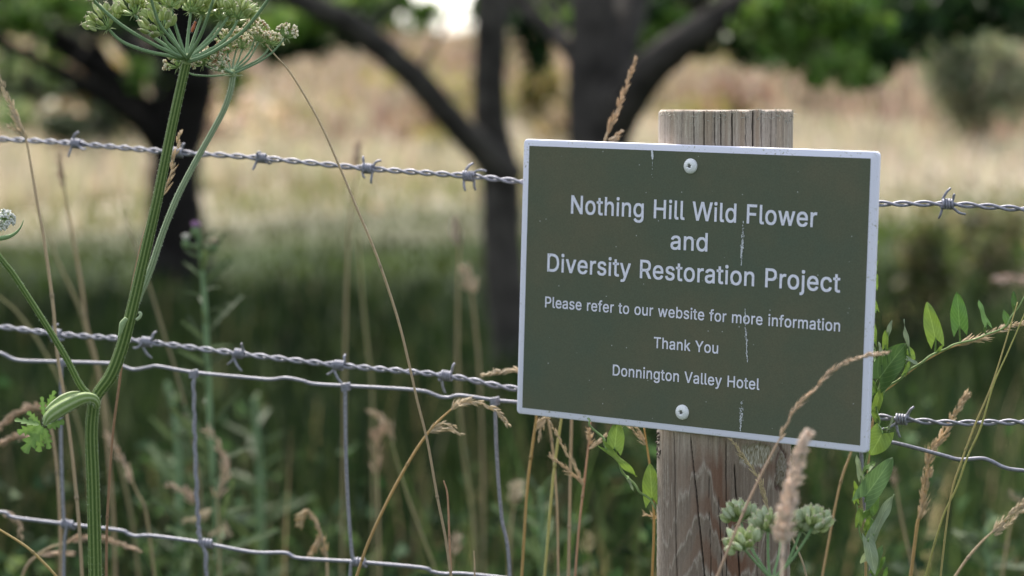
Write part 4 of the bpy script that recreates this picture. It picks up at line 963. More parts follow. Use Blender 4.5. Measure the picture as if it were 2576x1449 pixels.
def jag_leaf(m, base, tip, width, nrm, teeth=5, col=(.12, .24, .05), fold=.25, droop=0.0):
    base, tip = np.asarray(base), np.asarray(tip)
    a = tip - base; L = np.linalg.norm(a); a = a / L
    nrm = norm(np.asarray(nrm, float) - a * (np.asarray(nrm) @ a)); s = np.cross(a, nrm)
    K = teeth * 2
    t = np.linspace(0, 1, K + 1)
    V, C = [], []
    for i, q in enumerate(t):
        hw = width * .5 * (math.sin(math.pi * min(1, q * .86 + .10)) ** .7) * (1.0 if i % 2 else .40)
        if i == K: hw = .0001
        back = -L * .05 if i % 2 == 0 else L * .06
        c = base + a * L * q - nrm * droop * L * q * q
        for sg in (-1, 0, 1):
            V.append(c + s * hw * sg + a * back * abs(sg) * (q < .99) + nrm * fold * hw * abs(sg)); C.append(np.array(col) * ((1.5, 1.35, 1.6) if sg == 0 else (rng.uniform(.85, 1.15),) * 3))
    Q = []
    for i in range(K):
        for k in range(2): Q.append([i * 3 + k, i * 3 + k + 1, i * 3 + 4 + k, i * 3 + 3 + k])
    m.add(V, quads=Q, col=np.array(C))

def leaf(parent, base, tip, width, roll=0.0, col=(.09, .19, .04), curl=.15, lobe=.24, stem_to=None, fold=.18, name='leaf'):
    """arrow-shaped bindweed leaf; roll turns it about its own axis (0 = facing the camera)"""
    base, tip = np.asarray(base), np.asarray(tip)
    a = tip - base; L = np.linalg.norm(a); a = a / L
    nv = norm(EYE - base); nv = norm(nv - a * (nv @ a)); s = np.cross(a, nv)
    s, nv = s * math.cos(roll) + nv * math.sin(roll), nv * math.cos(roll) - s * math.sin(roll)
    K, X = 14, 5
    V, Lv = [], []
    ph = rng.uniform(0, 6)
    for i in range(K + 1):
        t = i / K
        hw = width * .5 * (.80 + .55 * t - .2 * t * t) * (1 - t ** 2.0) ** .80 / .95
        if t < .12: hw *= .86 + 1.15 * t
        for j in range(-X, X + 1):
            x = j / X
            back = lobe * L * (abs(x) ** 1.3) * max(0, 1 - t * 2.2) ** 1.6
            sinus = .0
            p = base + a * (L * t - back + sinus) + s * hw * x + nv * (fold * hw * abs(x) - curl * L * t * t + .034 * L * math.sin(9 * t + ph + 2 * x) * (.4 + abs(x)))
            V.append(p); Lv.append((x, t, 0))
    n = 2 * X + 1
    Q = [[i * n + j, i * n + j + 1, (i + 1) * n + j + 1, (i + 1) * n + j] for i in range(K) for j in range(n - 1)]
    m = MB(); m.add(V, quads=Q, col=np.array(col) * rng.uniform(.9, 1.1), luv=np.array(Lv))
    if stem_to is not None:
        e = np.asarray(stem_to); mid = (base + e) / 2 + np.array([rng.normal(0, .001), -.001, .001])
        k = MB(); k.tube(cr([base + a * L * .05, base, mid, e], 4), [.0005, .0006, .0007], 6, np.array((.16, .26, .08)))
    o = m.build(name, M_LEAF, parent)
    if stem_to is not None: k.build('leaf_stalk', M_STEM, o)
    return o

def build_big_hogweed():
    Y = 1.775
    g = at(240, 1449, Y); g[2] = 0
    t = thing('hogweed', 'tall hogweed at the left with two umbels, forked ribbed stem and swollen leaf sheath', 'wild plant', g)
    P = path([(236, 4480), (240, 3700), (243, 3000), (242, 2400), (241, 1900), (241, 1600), (240, 1449), (235, 1233), (230, 1093), (235, 1023), (238, 1005)], Y, n=12)
    ridged(P, [px(21, Y), px(19, Y), px(17, Y), px(16, Y), px(14.5, Y)], 10, STEM_D, STEM_L, 3000).build('stem', M_STEM, t)
    P = path([(236, 1012), (250, 985), (280, 943), (304, 883), (323, 816), (343, 733), (370, 616), (393, 516), (410, 433), (437, 300), (467, 165), (471, 150)], Y, Y - .01, 8)
    ridged(P, [px(13.5, Y), px(16, Y), px(14.5, Y), px(13, Y), px(12.2, Y), px(11.5, Y)], 9, STEM_D, STEM_L, 1500).build('side_stem', M_STEM, t)
    P = path([(336, 775), (348, 750), (377, 683), (407, 593), (437, 516), (460, 467), (490, 410), (533, 333), (563, 277), (580, 227), (587, 188)], Y + .012, Y + .02, 8)
    ridged(P, [px(9, Y), px(8, Y), px(7.2, Y), px(7, Y)], 8, PALE_D, PALE_L, 900).build('side_stem', M_STEM, t)
    P = path([(238, 1008), (222, 993), (200, 966), (173, 913), (140, 856), (83, 766), (33, 690), (0, 648), (-40, 590)], Y, Y - .02, 8)
    ridged(P, [px(8.5, Y), px(8, Y), px(7.5, Y), px(6.5, Y)], 7, STEM_D * 1.2, STEM_L, 700).build('side_stem', M_STEM, t)
    z = lambda x, y: (207.5 + x / 4.551, y / 4.551)
    R1 = [([z(1100, 660), z(750, 590), z(500, 500), z(380, 420), z(300, 330)], -.012, 20), ([z(1100, 640), z(800, 500), z(450, 290), z(160, 40), z(90, -40)], -.05),
          ([z(1120, 640), z(950, 520), z(750, 370), z(600, 170)], .02), ([z(1120, 620), z(980, 500), z(905, 390)], -.02, 16),
          ([z(1150, 630), z(1050, 450), z(920, 210)], .012), ([z(1160, 630), z(1000, 430), z(870, 250), z(770, -60)], -.06),
          ([z(1170, 630), z(1080, 350), z(1010, 90)], -.02), ([z(1190, 640), z(1210, 400), z(1240, 140)], .02), ([z(1210, 630), z(1290, 400), z(1370, 170)], .03, 22),
          ([z(1220, 640), z(1340, 430), z(1420, 230), z(1510, -40)], -.05), ([z(1240, 640), z(1430, 450), z(1590, 240)], .03), ([z(1240, 650), z(1480, 450), z(1670, 190)], .02),
          ([z(1250, 670), z(1550, 520), z(1700, 370), z(1780, 220)], .0, 20), ([z(1260, 690), z(1500, 590), z(1800, 390), z(1960, 220), z(2140, -20), z(2200, -90)], -.05)]
    umbel(t, (470, 150), Y - .01, R1, 'fruit', 5.2, 3.3, 18, .0115, (np.array([.15, .24, .12]), np.array([.27, .36, .22])))
    R2 = [([z(1780, 820), z(2000, 720), z(2150, 620), z(2250, 520), z(2320, 430)], -.01), ([z(1760, 810), z(2000, 690), z(2100, 600), z(2150, 520)], .012), ([z(1750, 800), z(1900, 680), z(2020, 480)], .0),
          ([z(1740, 790), z(1880, 640), z(1950, 520), z(1980, 380)], .012), ([z(1730, 800), z(1780, 700), z(1830, 560)], .02), ([z(1720, 800), z(1730, 690), z(1790, 480)], .03),
          ([z(1710, 810), z(1680, 740), z(1660, 600)], .02), ([z(1700, 820), z(1620, 780), z(1560, 690)], -.01), ([z(1700, 825), z(1520, 800), z(1390, 740)], -.012), ([z(1700, 850), z(1500, 870), z(1300, 860), z(1230, 840), z(1095, 770)], .0),
          ([z(1700, 815), z(1600, 700), z(1620, 500)], .035), ([z(1700, 830), z(1560, 800), z(1450, 690)], .02), ([z(1700, 830), z(1640, 800), z(1600, 780)], -.015, 16)]
    umbel(t, (585, 186), Y + .02, R2, 'cream', 2.9, 2.0, 24, .0098, (np.array([.15, .24, .13]), np.array([.28, .38, .25])), s=.75)
    R3 = [([(-25, 575), (-5, 568)], -.01), ([(-45, 560), (-30, 545), (10, 552)], -.02), ([(-50, 560), (-60, 540), (-10, 558)], .01), ([(-60, 570), (-80, 555)], 0)]
    umbel(t, (-40, 592), Y - .02, R3, 'white', 3, 2, 22, .006, (np.array([.15, .24, .13]), np.array([.28, .38, .25])), s=.8)
    m = MB(); P = path([(-60, 608), (0, 600), (30, 592), (50, 575), (60, 552)], Y - .02, n=5); m.tube(P, [px(5, Y), px(6, Y), px(3, Y), px(.6, Y)], 7, (.2, .3, .14)); m.build('bract', M_STEM, t)
    # swollen sheath, hanging to the left, with its small jagged leaf
    w = lambda x, y: (x / 5.762, 912 + y / 5.762)
    P = path([w(1400, 650), w(1400, 585), w(1340, 520), w(1200, 520), w(1000, 610), w(820, 715), w(700, 810), w(640, 910)], Y - .012, Y - .03, 8)
    m = MB(); m.tube(P, [px(k, Y) for k in (7, 9, 11.5, 14, 16.5, 18, 17.5, 13, 3)], 44, (.15, .22, .06), ridge=(7, .03), rcol=np.array((.33, .39, .20)))
    P2 = path([w(1180, 440), w(1000, 480), w(800, 590), w(660, 690)], Y - .004, Y - .02, 6); m.tube(P2, [px(k, Y) for k in (5, 9, 11, 8, 3)], 16, (.18, .25, .08), ridge=(5, .06), rcol=np.array((.40, .45, .27)))
    hairs(m, P, [px(k, Y) for k in (7, 9, 11.5, 14, 16.5, 18, 17.5, 13, 3)], 700, .0012)
    m.build('leaf_sheath', M_STEM, t)
    q = lambda x, y, d: at(*w(x, y), Y - .03 + d)
    for (b, tp, wd, nr, d) in [((640, 760), (610, 490), 22, (-.4, -1, .1), .02), ((690, 640), (795, 405), 20, (.4, -1, 0), .03), ((570, 900), (400, 710), 22, (-.3, -1, .5), .0), ((560, 900), (208, 830), 26, (0, -.6, .8), -.006),
                               ((540, 920), (250, 1015), 30, (0, -1, -.2), .0), ((600, 930), (345, 1305), 44, (.1, -1, .4), -.012), ((590, 1000), (560, 1300), 30, (0, -1, .2), .004), ((650, 960), (715, 1258), 26, (.3, -1, 0), .0), ((690, 930), (935, 855), 30, (.1, -1, .3), .006)]:
        m = MB(); jag_leaf(m, q(*b, d), q(*tp, d), px(wd * 1.05, Y), nr, 4, (.105, .19, .05)); m.build('leaf_lobe', M_JAG, t)
    # little bract knot at the fork of the second stem
    m = MB(); P = path([(318, 800), (308, 815), (303, 835), (297, 850)], Y - .015, n=4); m.tube(P, [px(5, Y), px(8, Y), px(5, Y), px(1.5, Y)], 8, (.26, .34, .17))
    m.tube(path([(343, 805), (352, 797), (354, 788), (348, 786)], Y - .012, n=4), [px(4, Y), px(4, Y), px(3, Y)], 8, (.34, .4, .24)); m.build('bract', M_STEM, t)
    return t
build_big_hogweed()

def build_small_hogweed():
    Y = 1.615
    g = at(1946, 1500, Y); g[2] = 0
    t = thing('hogweed', 'short hogweed in front of the post with clusters of plump green fruit', 'wild plant', g)
    P = np.vstack([[g + (0, 0, -.02)], [g + (.004, 0, .4)], [at(1946, 1468, Y)]])
    ridged(cr(P, 8), [px(11, Y), px(9, Y)], 9, STEM_D, STEM_L, 100).build('stem', M_STEM, t)
    R = [([(1930, 1446), (1899, 1412), (1872, 1380)], -.02, 14), ([(1934, 1446), (1904, 1402), (1890, 1376)], .01, 6), ([(1936, 1440), (1932, 1390), (1932, 1336)], .0, 18), ([(1930, 1440), (1890, 1380), (1862, 1312)], .035, 26),
         ([(1960, 1440), (1976, 1424), (2000, 1373), (2014, 1336)], .0, 18), ([(1962, 1442), (1990, 1410), (2018, 1370), (2044, 1328)], -.012, 24), ([(1948, 1440), (1960, 1390), (1966, 1340)], .03, 8)]
    umbel(t, (1946, 1464), Y, R, 'fruit', 4.0, 3.2, 12, .0074, (np.array([.15, .25, .10]), np.array([.26, .37, .2])), s=1.14)
build_small_hogweed()

# ------------------------------------------------------------------ bindweed
YV = 1.80
BRT, MID, DRK, GRY = (.17, .26, .05), (.10, .18, .04), (.055, .11, .028), (.20, .25, .16)  # backlight painted in: backlit leaves get lighter green, front-lit ones darker and greyer
def vine(name, label, stems, leaves, Y):
    b = at(*stems[0][0][0], Y)
    t = thing(name, label, 'climbing plant', b)
    for uv, w, dy in stems:
        m = MB(); P = path(uv, Y, Y + dy, 8)
        k = np.arange(len(P))
        P = P + np.stack([.0012 * np.sin(k * .45), .0012 * np.cos(k * .45), 0 * k], 1)
        m.tube(P, [px(x, Y) for x in w], 7, (.22, .30, .12)); m.build('stem', M_STEM, t)
    for (bu, bv, tu, tv, w, roll, col, dy, st) in leaves:
        leaf(t, at(bu, bv, Y + dy), at(tu, tv, Y + dy + rng.uniform(-.006, .006)), px(w, Y), roll, col, stem_to=None if st is None else at(*st, Y + .002), curl=rng.uniform(.02, .14))
    return t
vine('bindweed', 'bindweed climbing the netting stay below the right corner of the sign, broad arrow-shaped leaves',
     [([(2206, 1640), (2200, 1500), (2194, 1449), (2186, 1353), (2176, 1260), (2172, 1200), (2182, 1130), (2208, 1075), (2206, 1030), (2212, 960), (2205, 900)], [4, 3.4, 3, 3, 2.6, 2.4, 2], .01),
      ([(2176, 1200), (2166, 1240), (2156, 1290), (2166, 1340), (2190, 1400)], [2.4, 2, 2.4], -.006)],
     [(2210, 953, 2279, 862, 74, .15, DRK, -.02, (2205, 985)), (2220, 1089, 2190, 1144, 66, .1, BRT, -.012, (2205, 1068)), (2176, 1250, 2247, 1151, 60, -.1, (.115, .20, .075), -.02, (2176, 1262)),
      (2196, 1348, 2244, 1242, 34, .5, GRY, -.016, (2186, 1352)), (2204, 1024, 2217, 978, 26, .2, BRT, -.012, (2208, 1050)), (2200, 990, 2188, 948, 26, .3, MID, 0, (2206, 1000)),
      (2166, 1200, 2154, 1145, 18, .5, GRY, -.01, (2173, 1210)), (2184, 1358, 2203, 1448, 36, .3, GRY, -.02, (2185, 1345)), (2200, 1252, 2196, 1300, 28, .2, MID, -.006, (2182, 1248)), (2196, 1310, 2188, 1350, 30, .4, MID, -.004, (2182, 1305)),
      (2160, 1240, 2148, 1212, 14, .3, BRT, -.01, (2164, 1245)), (2154, 1262, 2150, 1231, 16, .2, BRT, -.012, (2162, 1270)), (2160, 1318, 2163, 1276, 20, .1, BRT, -.012, (2164, 1325)), (2178, 1330, 2188, 1300, 14, .2, BRT, -.008, (2176, 1340)),
      (2226, 1448, 2232, 1426, 12, .2, MID, -.01, (2222, 1470)), (2236, 1082, 2246, 1046, 12, .9, GRY, -.02, (2225, 1078)), (2206, 1115, 2238, 1108, 22, .6, GRY, -.006, (2200, 1112)), (2192, 1400, 2200, 1360, 18, .4, MID, .0, (2192, 1410)),
      (2178, 1215, 2190, 1180, 20, .5, MID, .004, (2174, 1222)), (2186, 1300, 2207, 1262, 22, .7, MID, .0, (2180, 1306)), (2204, 1420, 2216, 1372, 26, .6, (.12, .2, .08), -.01, (2196, 1430)), (2172, 1290, 2152, 1330, 20, .3, MID, -.004, (2178, 1286)), (2186, 1390, 2164, 1420, 22, .4, GRY, -.006, (2188, 1384)), (2182, 1180, 2202, 1160, 20, .5, MID, -.004, (2176, 1186)), (2190, 1330, 2216, 1316, 18, .6, BRT, -.006, (2184, 1334)), (2170, 1226, 2150, 1252, 16, .3, MID, -.008, (2172, 1222)), (2198, 1440, 2226, 1400, 24, .2, MID, -.004, (2194, 1446)), (2206, 1054, 2190, 1020, 18, .3, BRT, -.006, (2206, 1060)), (2186, 1360, 2176, 1330, 16, .5, BRT, .0, (2184, 1366))], YV)
vine('bindweed', 'bindweed twined along the slanting dry grass right of the sign, its leaves standing up',
     [([(2196, 1020), (2225, 985), (2252, 960), (2282, 938), (2312, 914), (2352, 891), (2384, 874), (2420, 862), (2470, 847), (2515, 829), (2545, 800), (2560, 770), (2590, 735)], [2.6, 3, 3, 2.8, 2.4, 2, 1.5], -.01)],
     [(2354, 853, 2331, 760, 46, .15, BRT, -.01, (2352, 890)), (2414, 824, 2408, 735, 46, -.1, (.075, .16, .04), -.01, (2416, 862)), (2484, 814, 2460, 757, 20, .7, (.12, .22, .09), -.01, (2480, 842)), (2552, 768, 2549, 732, 16, .2, (.05, .10, .03), -.008, (2548, 790)),
      (2537, 814, 2524, 780, 20, .2, (.07, .14, .04), -.008, (2535, 818)), (2360, 884, 2372, 868, 10, .2, BRT, -.01, (2356, 890)), (2227, 872, 2227, 830, 17, .15, BRT, -.012, (2228, 960)), (2234, 838, 2243, 805, 13, .3, GRY, -.01, (2229, 900)), (2286, 874, 2270, 803, 13, .8, GRY, -.014, (2282, 936)),
      (2220, 890, 2208, 860, 12, .6, GRY, -.012, (2222, 985)), (2284, 880, 2302, 905, 22, .4, BRT, -.008, (2284, 935)), (2282, 902, 2312, 916, 14, .7, GRY, -.012, (2280, 930)), (2276, 940, 2290, 905, 12, .3, BRT, -.012, (2268, 950)),
      (2206, 780, 2197, 748, 12, .2, BRT, .01, (2200, 800)), (2200, 862, 2200, 812, 14, .3, BRT, .01, (2200, 880)), (2203, 722, 2206, 690, 13, .3, BRT, .01, (2198, 735)), (2203, 672, 2208, 655, 7, .3, BRT, .01, (2198, 690)), (2200, 622, 2210, 606, 8, .3, BRT, .01, (2196, 640)), (2200, 900, 2196, 862, 12, .6, GRY, .01, (2198, 925))], YV - .01)
vine('bindweed', 'bindweed shoot with bright green leaves hanging from under the sign just left of the post',
     [([(1478, 1052), (1484, 1066), (1512, 1099), (1526, 1122), (1552, 1160), (1576, 1197), (1602, 1229), (1626, 1249), (1650, 1280)], [2.6, 3, 3, 2.6], .0)],
     [(1546, 1128, 1554, 1058, 48, -.05, BRT, -.006, (1547, 1150)), (1524, 1128, 1604, 1198, 24, .55, BRT, -.012, (1520, 1112)), (1641, 1256, 1634, 1166, 50, .1, BRT, .004, (1640, 1268)), (1580, 1205, 1594, 1235, 9, .5, GRY, -.008, (1576, 1199))], YV - .005)

# ------------------------------------------------------------------ grasses
TAN, PALEG, OLV, RED = (.46, .355, .235), (.60, .49, .34), (.32, .30, .12), (.33, .20, .13)
PINKH, STRAW = (.78, .64, .54), (.56, .45, .27)
def spikelets(m, P, n, L, w, col, ang=.35, t0=0., t1=1., taper=True, layers=0.0):
    T = np.gradient(P, axis=0)
    for k in range(n):
        q = t0 + (t1 - t0) * (k + rng.random()) / n
        i = min(len(P) - 1, int(q * (len(P) - 1))); tx = norm(T[i])
        d = rng.standard_normal(3); d = norm(d - tx * (d @ tx))
        k2 = (1 - .55 * q) if taper else 1.0
        ax = norm(tx + d * math.tan(ang * rng.uniform(.5, 1.4)))
        l = L * k2 * rng.uniform(.7, 1.25)
        c = P[i] + d * (w * .6 + layers * rng.random() * k2) + ax * l * .45
        m.ball(c, ax, l * .5, w * rng.uniform(.8, 1.2), w * .6, seg=5, rings=5, col=np.array(col) * rng.uniform(.72, 1.18), taper=-.25)
        if rng.random() < .35:
            m.tube([c + ax * l * .4, c + ax * l * .85], [w * .25, w * .05], 3, np.array(col) * 1.1)

def grass(label, uv, Y, r, col=TAN, heads=(), Y2=None, root=True, gain=1.35):
    """one dry grass: stem through a pixel trace, continued to the ground, plus seed heads
       heads: (trace, n, spikelet length px, width px, colour, angle, layer px)"""
    P = path(uv, Y, Y2, 7)
    if root:
        e = P[-1]; d = norm(P[-1] - P[-3]); zb = float(gz(e[0], e[1]))
        L = e[2] - zb
        if L > .02:
            b = np.array([e[0] + np.clip(d[0] / max(.3, -d[2]), -.25, .25) * L * .5, e[1] + rng.uniform(-.02, .02), zb - .01])
            P = np.vstack([P, cr([e + d * .02, (e + d * L * .35 + b) / 2, b], 5)])
    t = thing('grass_stem', label, 'grass stem', P[-1] if root else P[0], 'dry grasses along the fence')
    m = MB(); n = len(P)
    col = np.minimum(.8, np.array(col) * (gain if max(col) < .4 else 1.0))
    rr = [px(r, Y) * .55, px(r, Y), px(r, Y), px(r, Y) * 1.15]
    m.tube(P, rr, 7, np.array([np.array(col) * 1.1, np.array(col), np.array(col) * .8]))
    for k in (.42, .75):
        i = int(n * k); m.ball(P[i], P[min(n - 1, i + 1)] - P[i - 1], px(r * 2.2, Y), px(r * 1.45, Y), seg=7, rings=5, col=np.array(col) * .75)
    m.build('stem', M_STRAW, t)
    for (huv, k, l, w, c, ang, lay) in heads:
        c = np.minimum(.85, np.array(c) * (gain if max(c) < .5 else 1.0)); ang *= 1.3; lay = lay * 1.5 + .8
        m = MB(); Q = path(huv, Y, Y2 if huv is uv else None, 8)
        m.tube(Q, [px(max(.8, r * .6), Y), px(.5, Y)], 5, c)
        if len(huv) > 0 and k < 300: k, l, w, ang = int(k * .85), l * 1.2, w * .9, ang * 1.15
        spikelets(m, Q, k, px(l, Y), px(w, Y), c, ang, layers=px(lay, Y))
        m.build('seed_head', M_STRAW, t)
    return t

H = lambda uv, n=60, l=17, w=2.4, c=TAN, a=.3, lay=1.0: (uv, n, l, w, c, a, lay)
grass('long thin tan stem curving down from beside the umbels to the bottom edge', [(668, 110), (693, 140), (735, 190), (800, 300), (850, 410), (900, 530), (950, 650), (1000, 800), (1030, 920), (1050, 1010), (1075, 1110), (1100, 1250), (1120, 1350), (1136, 1460)], 1.80, 3.2, TAN, [H([(668, 105), (655, 90), (645, 70)], 26, 20, 2.0, PINKH, .5)])
grass('pale seed head leaning in at the left edge above the upper wire', [(33, 277), (63, 343), (80, 430), (95, 520), (110, 600), (133, 766), (143, 883), (160, 990), (180, 1133), (197, 1300), (207, 1460)], 1.93, 4.2, TAN, [H([(66, 350), (50, 315), (33, 277), (12, 228), (-8, 180)], 70, 22, 3.2, PALEG, .25, 2), H([(60, 345), (42, 330), (20, 312)], 22, 20, 2.4, PALEG)])
grass('blurred tan stem behind the left leaf sheath, second from the left edge', [(150, 380), (160, 450), (163, 483), (177, 566), (193, 650), (207, 733), (217, 816), (240, 900), (253, 966), (260, 1016), (270, 1120), (285, 1300), (290, 1460)], 2.5, 4.2, (.30, .23, .14), [H([(160, 470), (152, 430), (148, 390)], 30, 20, 3, (.34, .24, .18))])
grass('blurred olive stem slanting down between the two left tan stems', [(95, 520), (117, 573), (140, 643), (173, 716), (200, 776), (217, 833), (250, 950), (290, 1120), (330, 1300), (350, 1460)], 2.7, 4, (.22, .19, .10))
grass('brown stem with a rusty seed head just left of the forked hogweed stem', [(412, 480), (395, 520), (370, 565), (345, 660), (322, 785), (308, 900), (300, 966), (283, 1100), (270, 1300), (267, 1460)], 1.84, 3.2, (.25, .15, .09), [H([(410, 490), (428, 440), (438, 400), (450, 350), (452, 335)], 46, 22, 3.0, TAN, .28)])
grass('faint blurred stem right of the hogweed fork', [(312, 520), (330, 590), (373, 710), (400, 800), (420, 866), (437, 916), (470, 1040), (500, 1200), (520, 1460)], 2.6, 3.4, (.20, .17, .10))
grass('tan grass under the netting whose nodding seed head arches to the right', [(1136, 1029), (1106, 1056), (1079, 1086), (1046, 1133), (1009, 1196), (972, 1266), (926, 1366), (894, 1460)], 1.86, 3.6, (.34, .23, .10),
      [H([(1134, 1031), (1150, 1018), (1169, 1012), (1202, 1012), (1242, 1029), (1266, 1053), (1280, 1072)], 90, 19, 2.5, PALEG, .32, 1.6), H([(1079, 1086), (1095, 1072), (1112, 1064), (1149, 1074)], 26, 18, 2.4, PALEG, .22), H([(1080, 1086), (1119, 1079), (1145, 1086), (1166, 1095)], 26, 18, 2.4, PALEG, .22)])
grass('short reddish bare shoot beside the long thin stem at the bottom', [(1116, 1209), (1126, 1249), (1131, 1366), (1136, 1460)], 1.82, 2.6, RED)
grass('short tan shoot at the bottom edge between the netting stays', [(1192, 1386), (1194, 1420), (1194, 1460)], 1.82, 2.2, TAN)
grass('golden stem under the lower left corner of the sign with a small drooping head', [(1352, 1035), (1349, 1052), (1339, 1126), (1326, 1233), (1312, 1460)], 1.92, 3.6, (.32, .22, .09), [H([(1345, 1090), (1352, 1070), (1362, 1056), (1374, 1050)], 20, 18, 2.4, PALEG, .2), H([(1374, 1050), (1362, 1072), (1352, 1108)], 22, 20, 2.6, PALEG, .3)])
grass('olive bare stem under the sign, between golden and reddish stems', [(1415, 1035), (1412, 1056), (1392, 1199), (1369, 1460)], 1.93, 3.6, OLV)
grass('reddish branched grass under the sign with two seed heads slanting to the left', [(1486, 1060), (1479, 1133), (1469, 1219), (1456, 1333), (1446, 1460)], 1.90, 3.0, RED,
      [H([(1484, 1120), (1485, 1100), (1480, 1078)], 24, 17, 2.3, TAN, .4), H([(1467, 1221), (1450, 1180), (1426, 1140), (1402, 1096), (1382, 1056)], 50, 17, 2.2, PALEG, .18), H([(1466, 1221), (1444, 1196), (1424, 1180), (1400, 1160), (1382, 1142)], 40, 16, 2.2, TAN, .25), H([(1479, 1131), (1512, 1106), (1535, 1090), (1560, 1073)], 26, 16, 2.2, PALEG, .18)])
grass('golden stem tucked against the left flank of the post below the sign', [(1620, 1075), (1632, 1153), (1642, 1233), (1645, 1330), (1640, 1460)], 1.86, 3.2, (.32, .21, .08), [H([(1624, 1118), (1606, 1096), (1582, 1072)], 26, 16, 2.2, PALEG, .2), H([(1624, 1118), (1616, 1096), (1600, 1074)], 20, 14, 2, PALEG, .2)])
grass('little tan seed head poking out from behind the left flank of the post', [(1660, 1305), (1670, 1350), (1680, 1460)], 1.88, 2.4, TAN, [H([(1662, 1306), (1644, 1300), (1618, 1290)], 22, 15, 2, TAN, .4)])
grass('pale seed head pointing left behind the left edge of the sign above the netting', [(1299, 931), (1340, 960), (1380, 1060), (1400, 1250), (1405, 1460)], 1.95, 3.0, TAN, [H([(1345, 950), (1300, 931), (1260, 935), (1214, 943)], 60, 22, 2.8, PALEG, .22, 1.5)])
grass('tan seed head above the top edge of the sign, left of the post', [(1552, 277), (1536, 317), (1521, 355), (1490, 470), (1460, 700), (1440, 1000), (1430, 1460)], 1.97, 3.6, TAN, [H([(1530, 335), (1536, 315), (1552, 277), (1566, 242), (1579, 207), (1591, 172), (1600, 146)], 90, 22, 3.0, (.40, .28, .17), .2, 1.5), H([(1530, 350), (1545, 348), (1567, 329)], 22, 17, 3, (.42, .32, .22), .35)])
grass('slender grass crossing in front of the lower right corner of the sign, tip bent over', [(1964, 1099), (1934, 1156), (1884, 1259), (1845, 1350), (1800, 1460)], 1.56, 3.4, (.34, .24, .17),
      [H([(1960, 1107), (1984, 1056), (2010, 1019), (2034, 996), (2064, 962), (2094, 933), (2134, 910), (2174, 896), (2205, 891), (2238, 886)], 110, 22, 2.6, (.44, .33, .23), .16, 1.0)])
grass('straw seed head hanging down across the front of the post below the sign', [(1910, 1209), (1930, 1273), (1960, 1320), (1987, 1343), (2017, 1409), (2031, 1460)], 1.71, 2.6, TAN, [H([(1932, 1275), (1910, 1209), (1884, 1169), (1862, 1138), (1840, 1105)], 80, 20, 2.4, STRAW, .22, 1.2)])
grass('dense pinkish seed head, out of focus and nearest the camera, in front of the post', [(1974, 1316), (1970, 1359), (1967, 1460)], 1.40, 4.2, PINKH, [H([(1970, 1362), (1974, 1316), (1984, 1249), (2004, 1183), (2017, 1126), (2037, 1083)], 420, 20, 4.2, PINKH, .55, 13)])
grass('bare tan stem right of the post, leaning right under the corner of the sign', [(2146, 1120), (2140, 1141), (2110, 1233), (2067, 1460)], 1.92, 3.0, (.33, .24, .13))
grass('tall golden seed heads right of the sign, crossing the lower barbed wire', [(2336, 1160), (2334, 1199), (2324, 1266), (2310, 1309), (2304, 1349), (2290, 1460)], 1.89, 4.2, (.34, .23, .10), [H([(2334, 1165), (2344, 1133), (2370, 1099), (2400, 1043), (2420, 1012), (2434, 991)], 130, 24, 3.2, (.46, .35, .22), .22, 3), H([(2312, 1305), (2326, 1262), (2334, 1210), (2342, 1180)], 60, 22, 3.2, (.46, .35, .22), .2, 2), H([(2318, 1300), (2322, 1240), (2328, 1190), (2332, 1150)], 40, 20, 3, (.46, .35, .22), .2, 2)])
grass('straight thin yellow stem at the right, leaning right up to the bindweed', [(2560, 760), (2537, 836), (2497, 963), (2450, 1076), (2417, 1166), (2397, 1226), (2384, 1299), (2365, 1460)], 1.74, 2.6, (.32, .27, .11))
grass('thin yellow-green stem at the right, crossing behind its straighter neighbour', [(2590, 760), (2537, 883), (2500, 966), (2467, 1076), (2434, 1150), (2407, 1226), (2370, 1306), (2325, 1460)], 1.75, 2.6, (.27, .26, .09))
grass('tan seed head slanting up to the right in the bottom right corner', [(2500, 1335), (2467, 1366), (2430, 1410), (2390, 1470)], 1.88, 3.4, TAN, [H([(2495, 1340), (2517, 1319), (2550, 1286), (2580, 1258), (2610, 1235)], 70, 19, 2.8, PALEG, .22, 1.5), H([(2500, 1345), (2530, 1322), (2560, 1295), (2590, 1275)], 40, 17, 2.6, PALEG, .22, 1)])
grass('slanting dry grass carrying bindweed right of the sign, its pale head at the right edge', [(2450, 856), (2410, 868), (2384, 877), (2350, 894), (2310, 918), (2250, 965), (2215, 1000), (2190, 1100), (2180, 1300), (2178, 1460)], 1.81, 3.0, (.38, .27, .14), [H([(2410, 868), (2440, 858), (2470, 850), (2517, 830), (2550, 818), (2600, 806), (2640, 800)], 120, 22, 2.6, (.46, .36, .24), .26, 2)])
grass('bare golden stem cutting across the bottom left corner', [(-20, 1318), (0, 1333), (67, 1376), (117, 1423), (150, 1460)], 1.80, 3.4, (.34, .25, .11))
grass('blurred arching seed heads at the left edge behind the hogweed sheath', [(93, 1024), (120, 1050), (140, 1150), (150, 1300), (152, 1460)], 2.15, 3.4, TAN, [H([(130, 1040), (93, 1026), (60, 1030), (33, 1046), (10, 1066), (-15, 1090)], 60, 22, 4, (.36, .26, .18), .25, 2), H([(125, 1105), (83, 1099), (43, 1096), (10, 1112), (-15, 1122)], 50, 20, 3.6, (.36, .26, .18), .25, 2)])
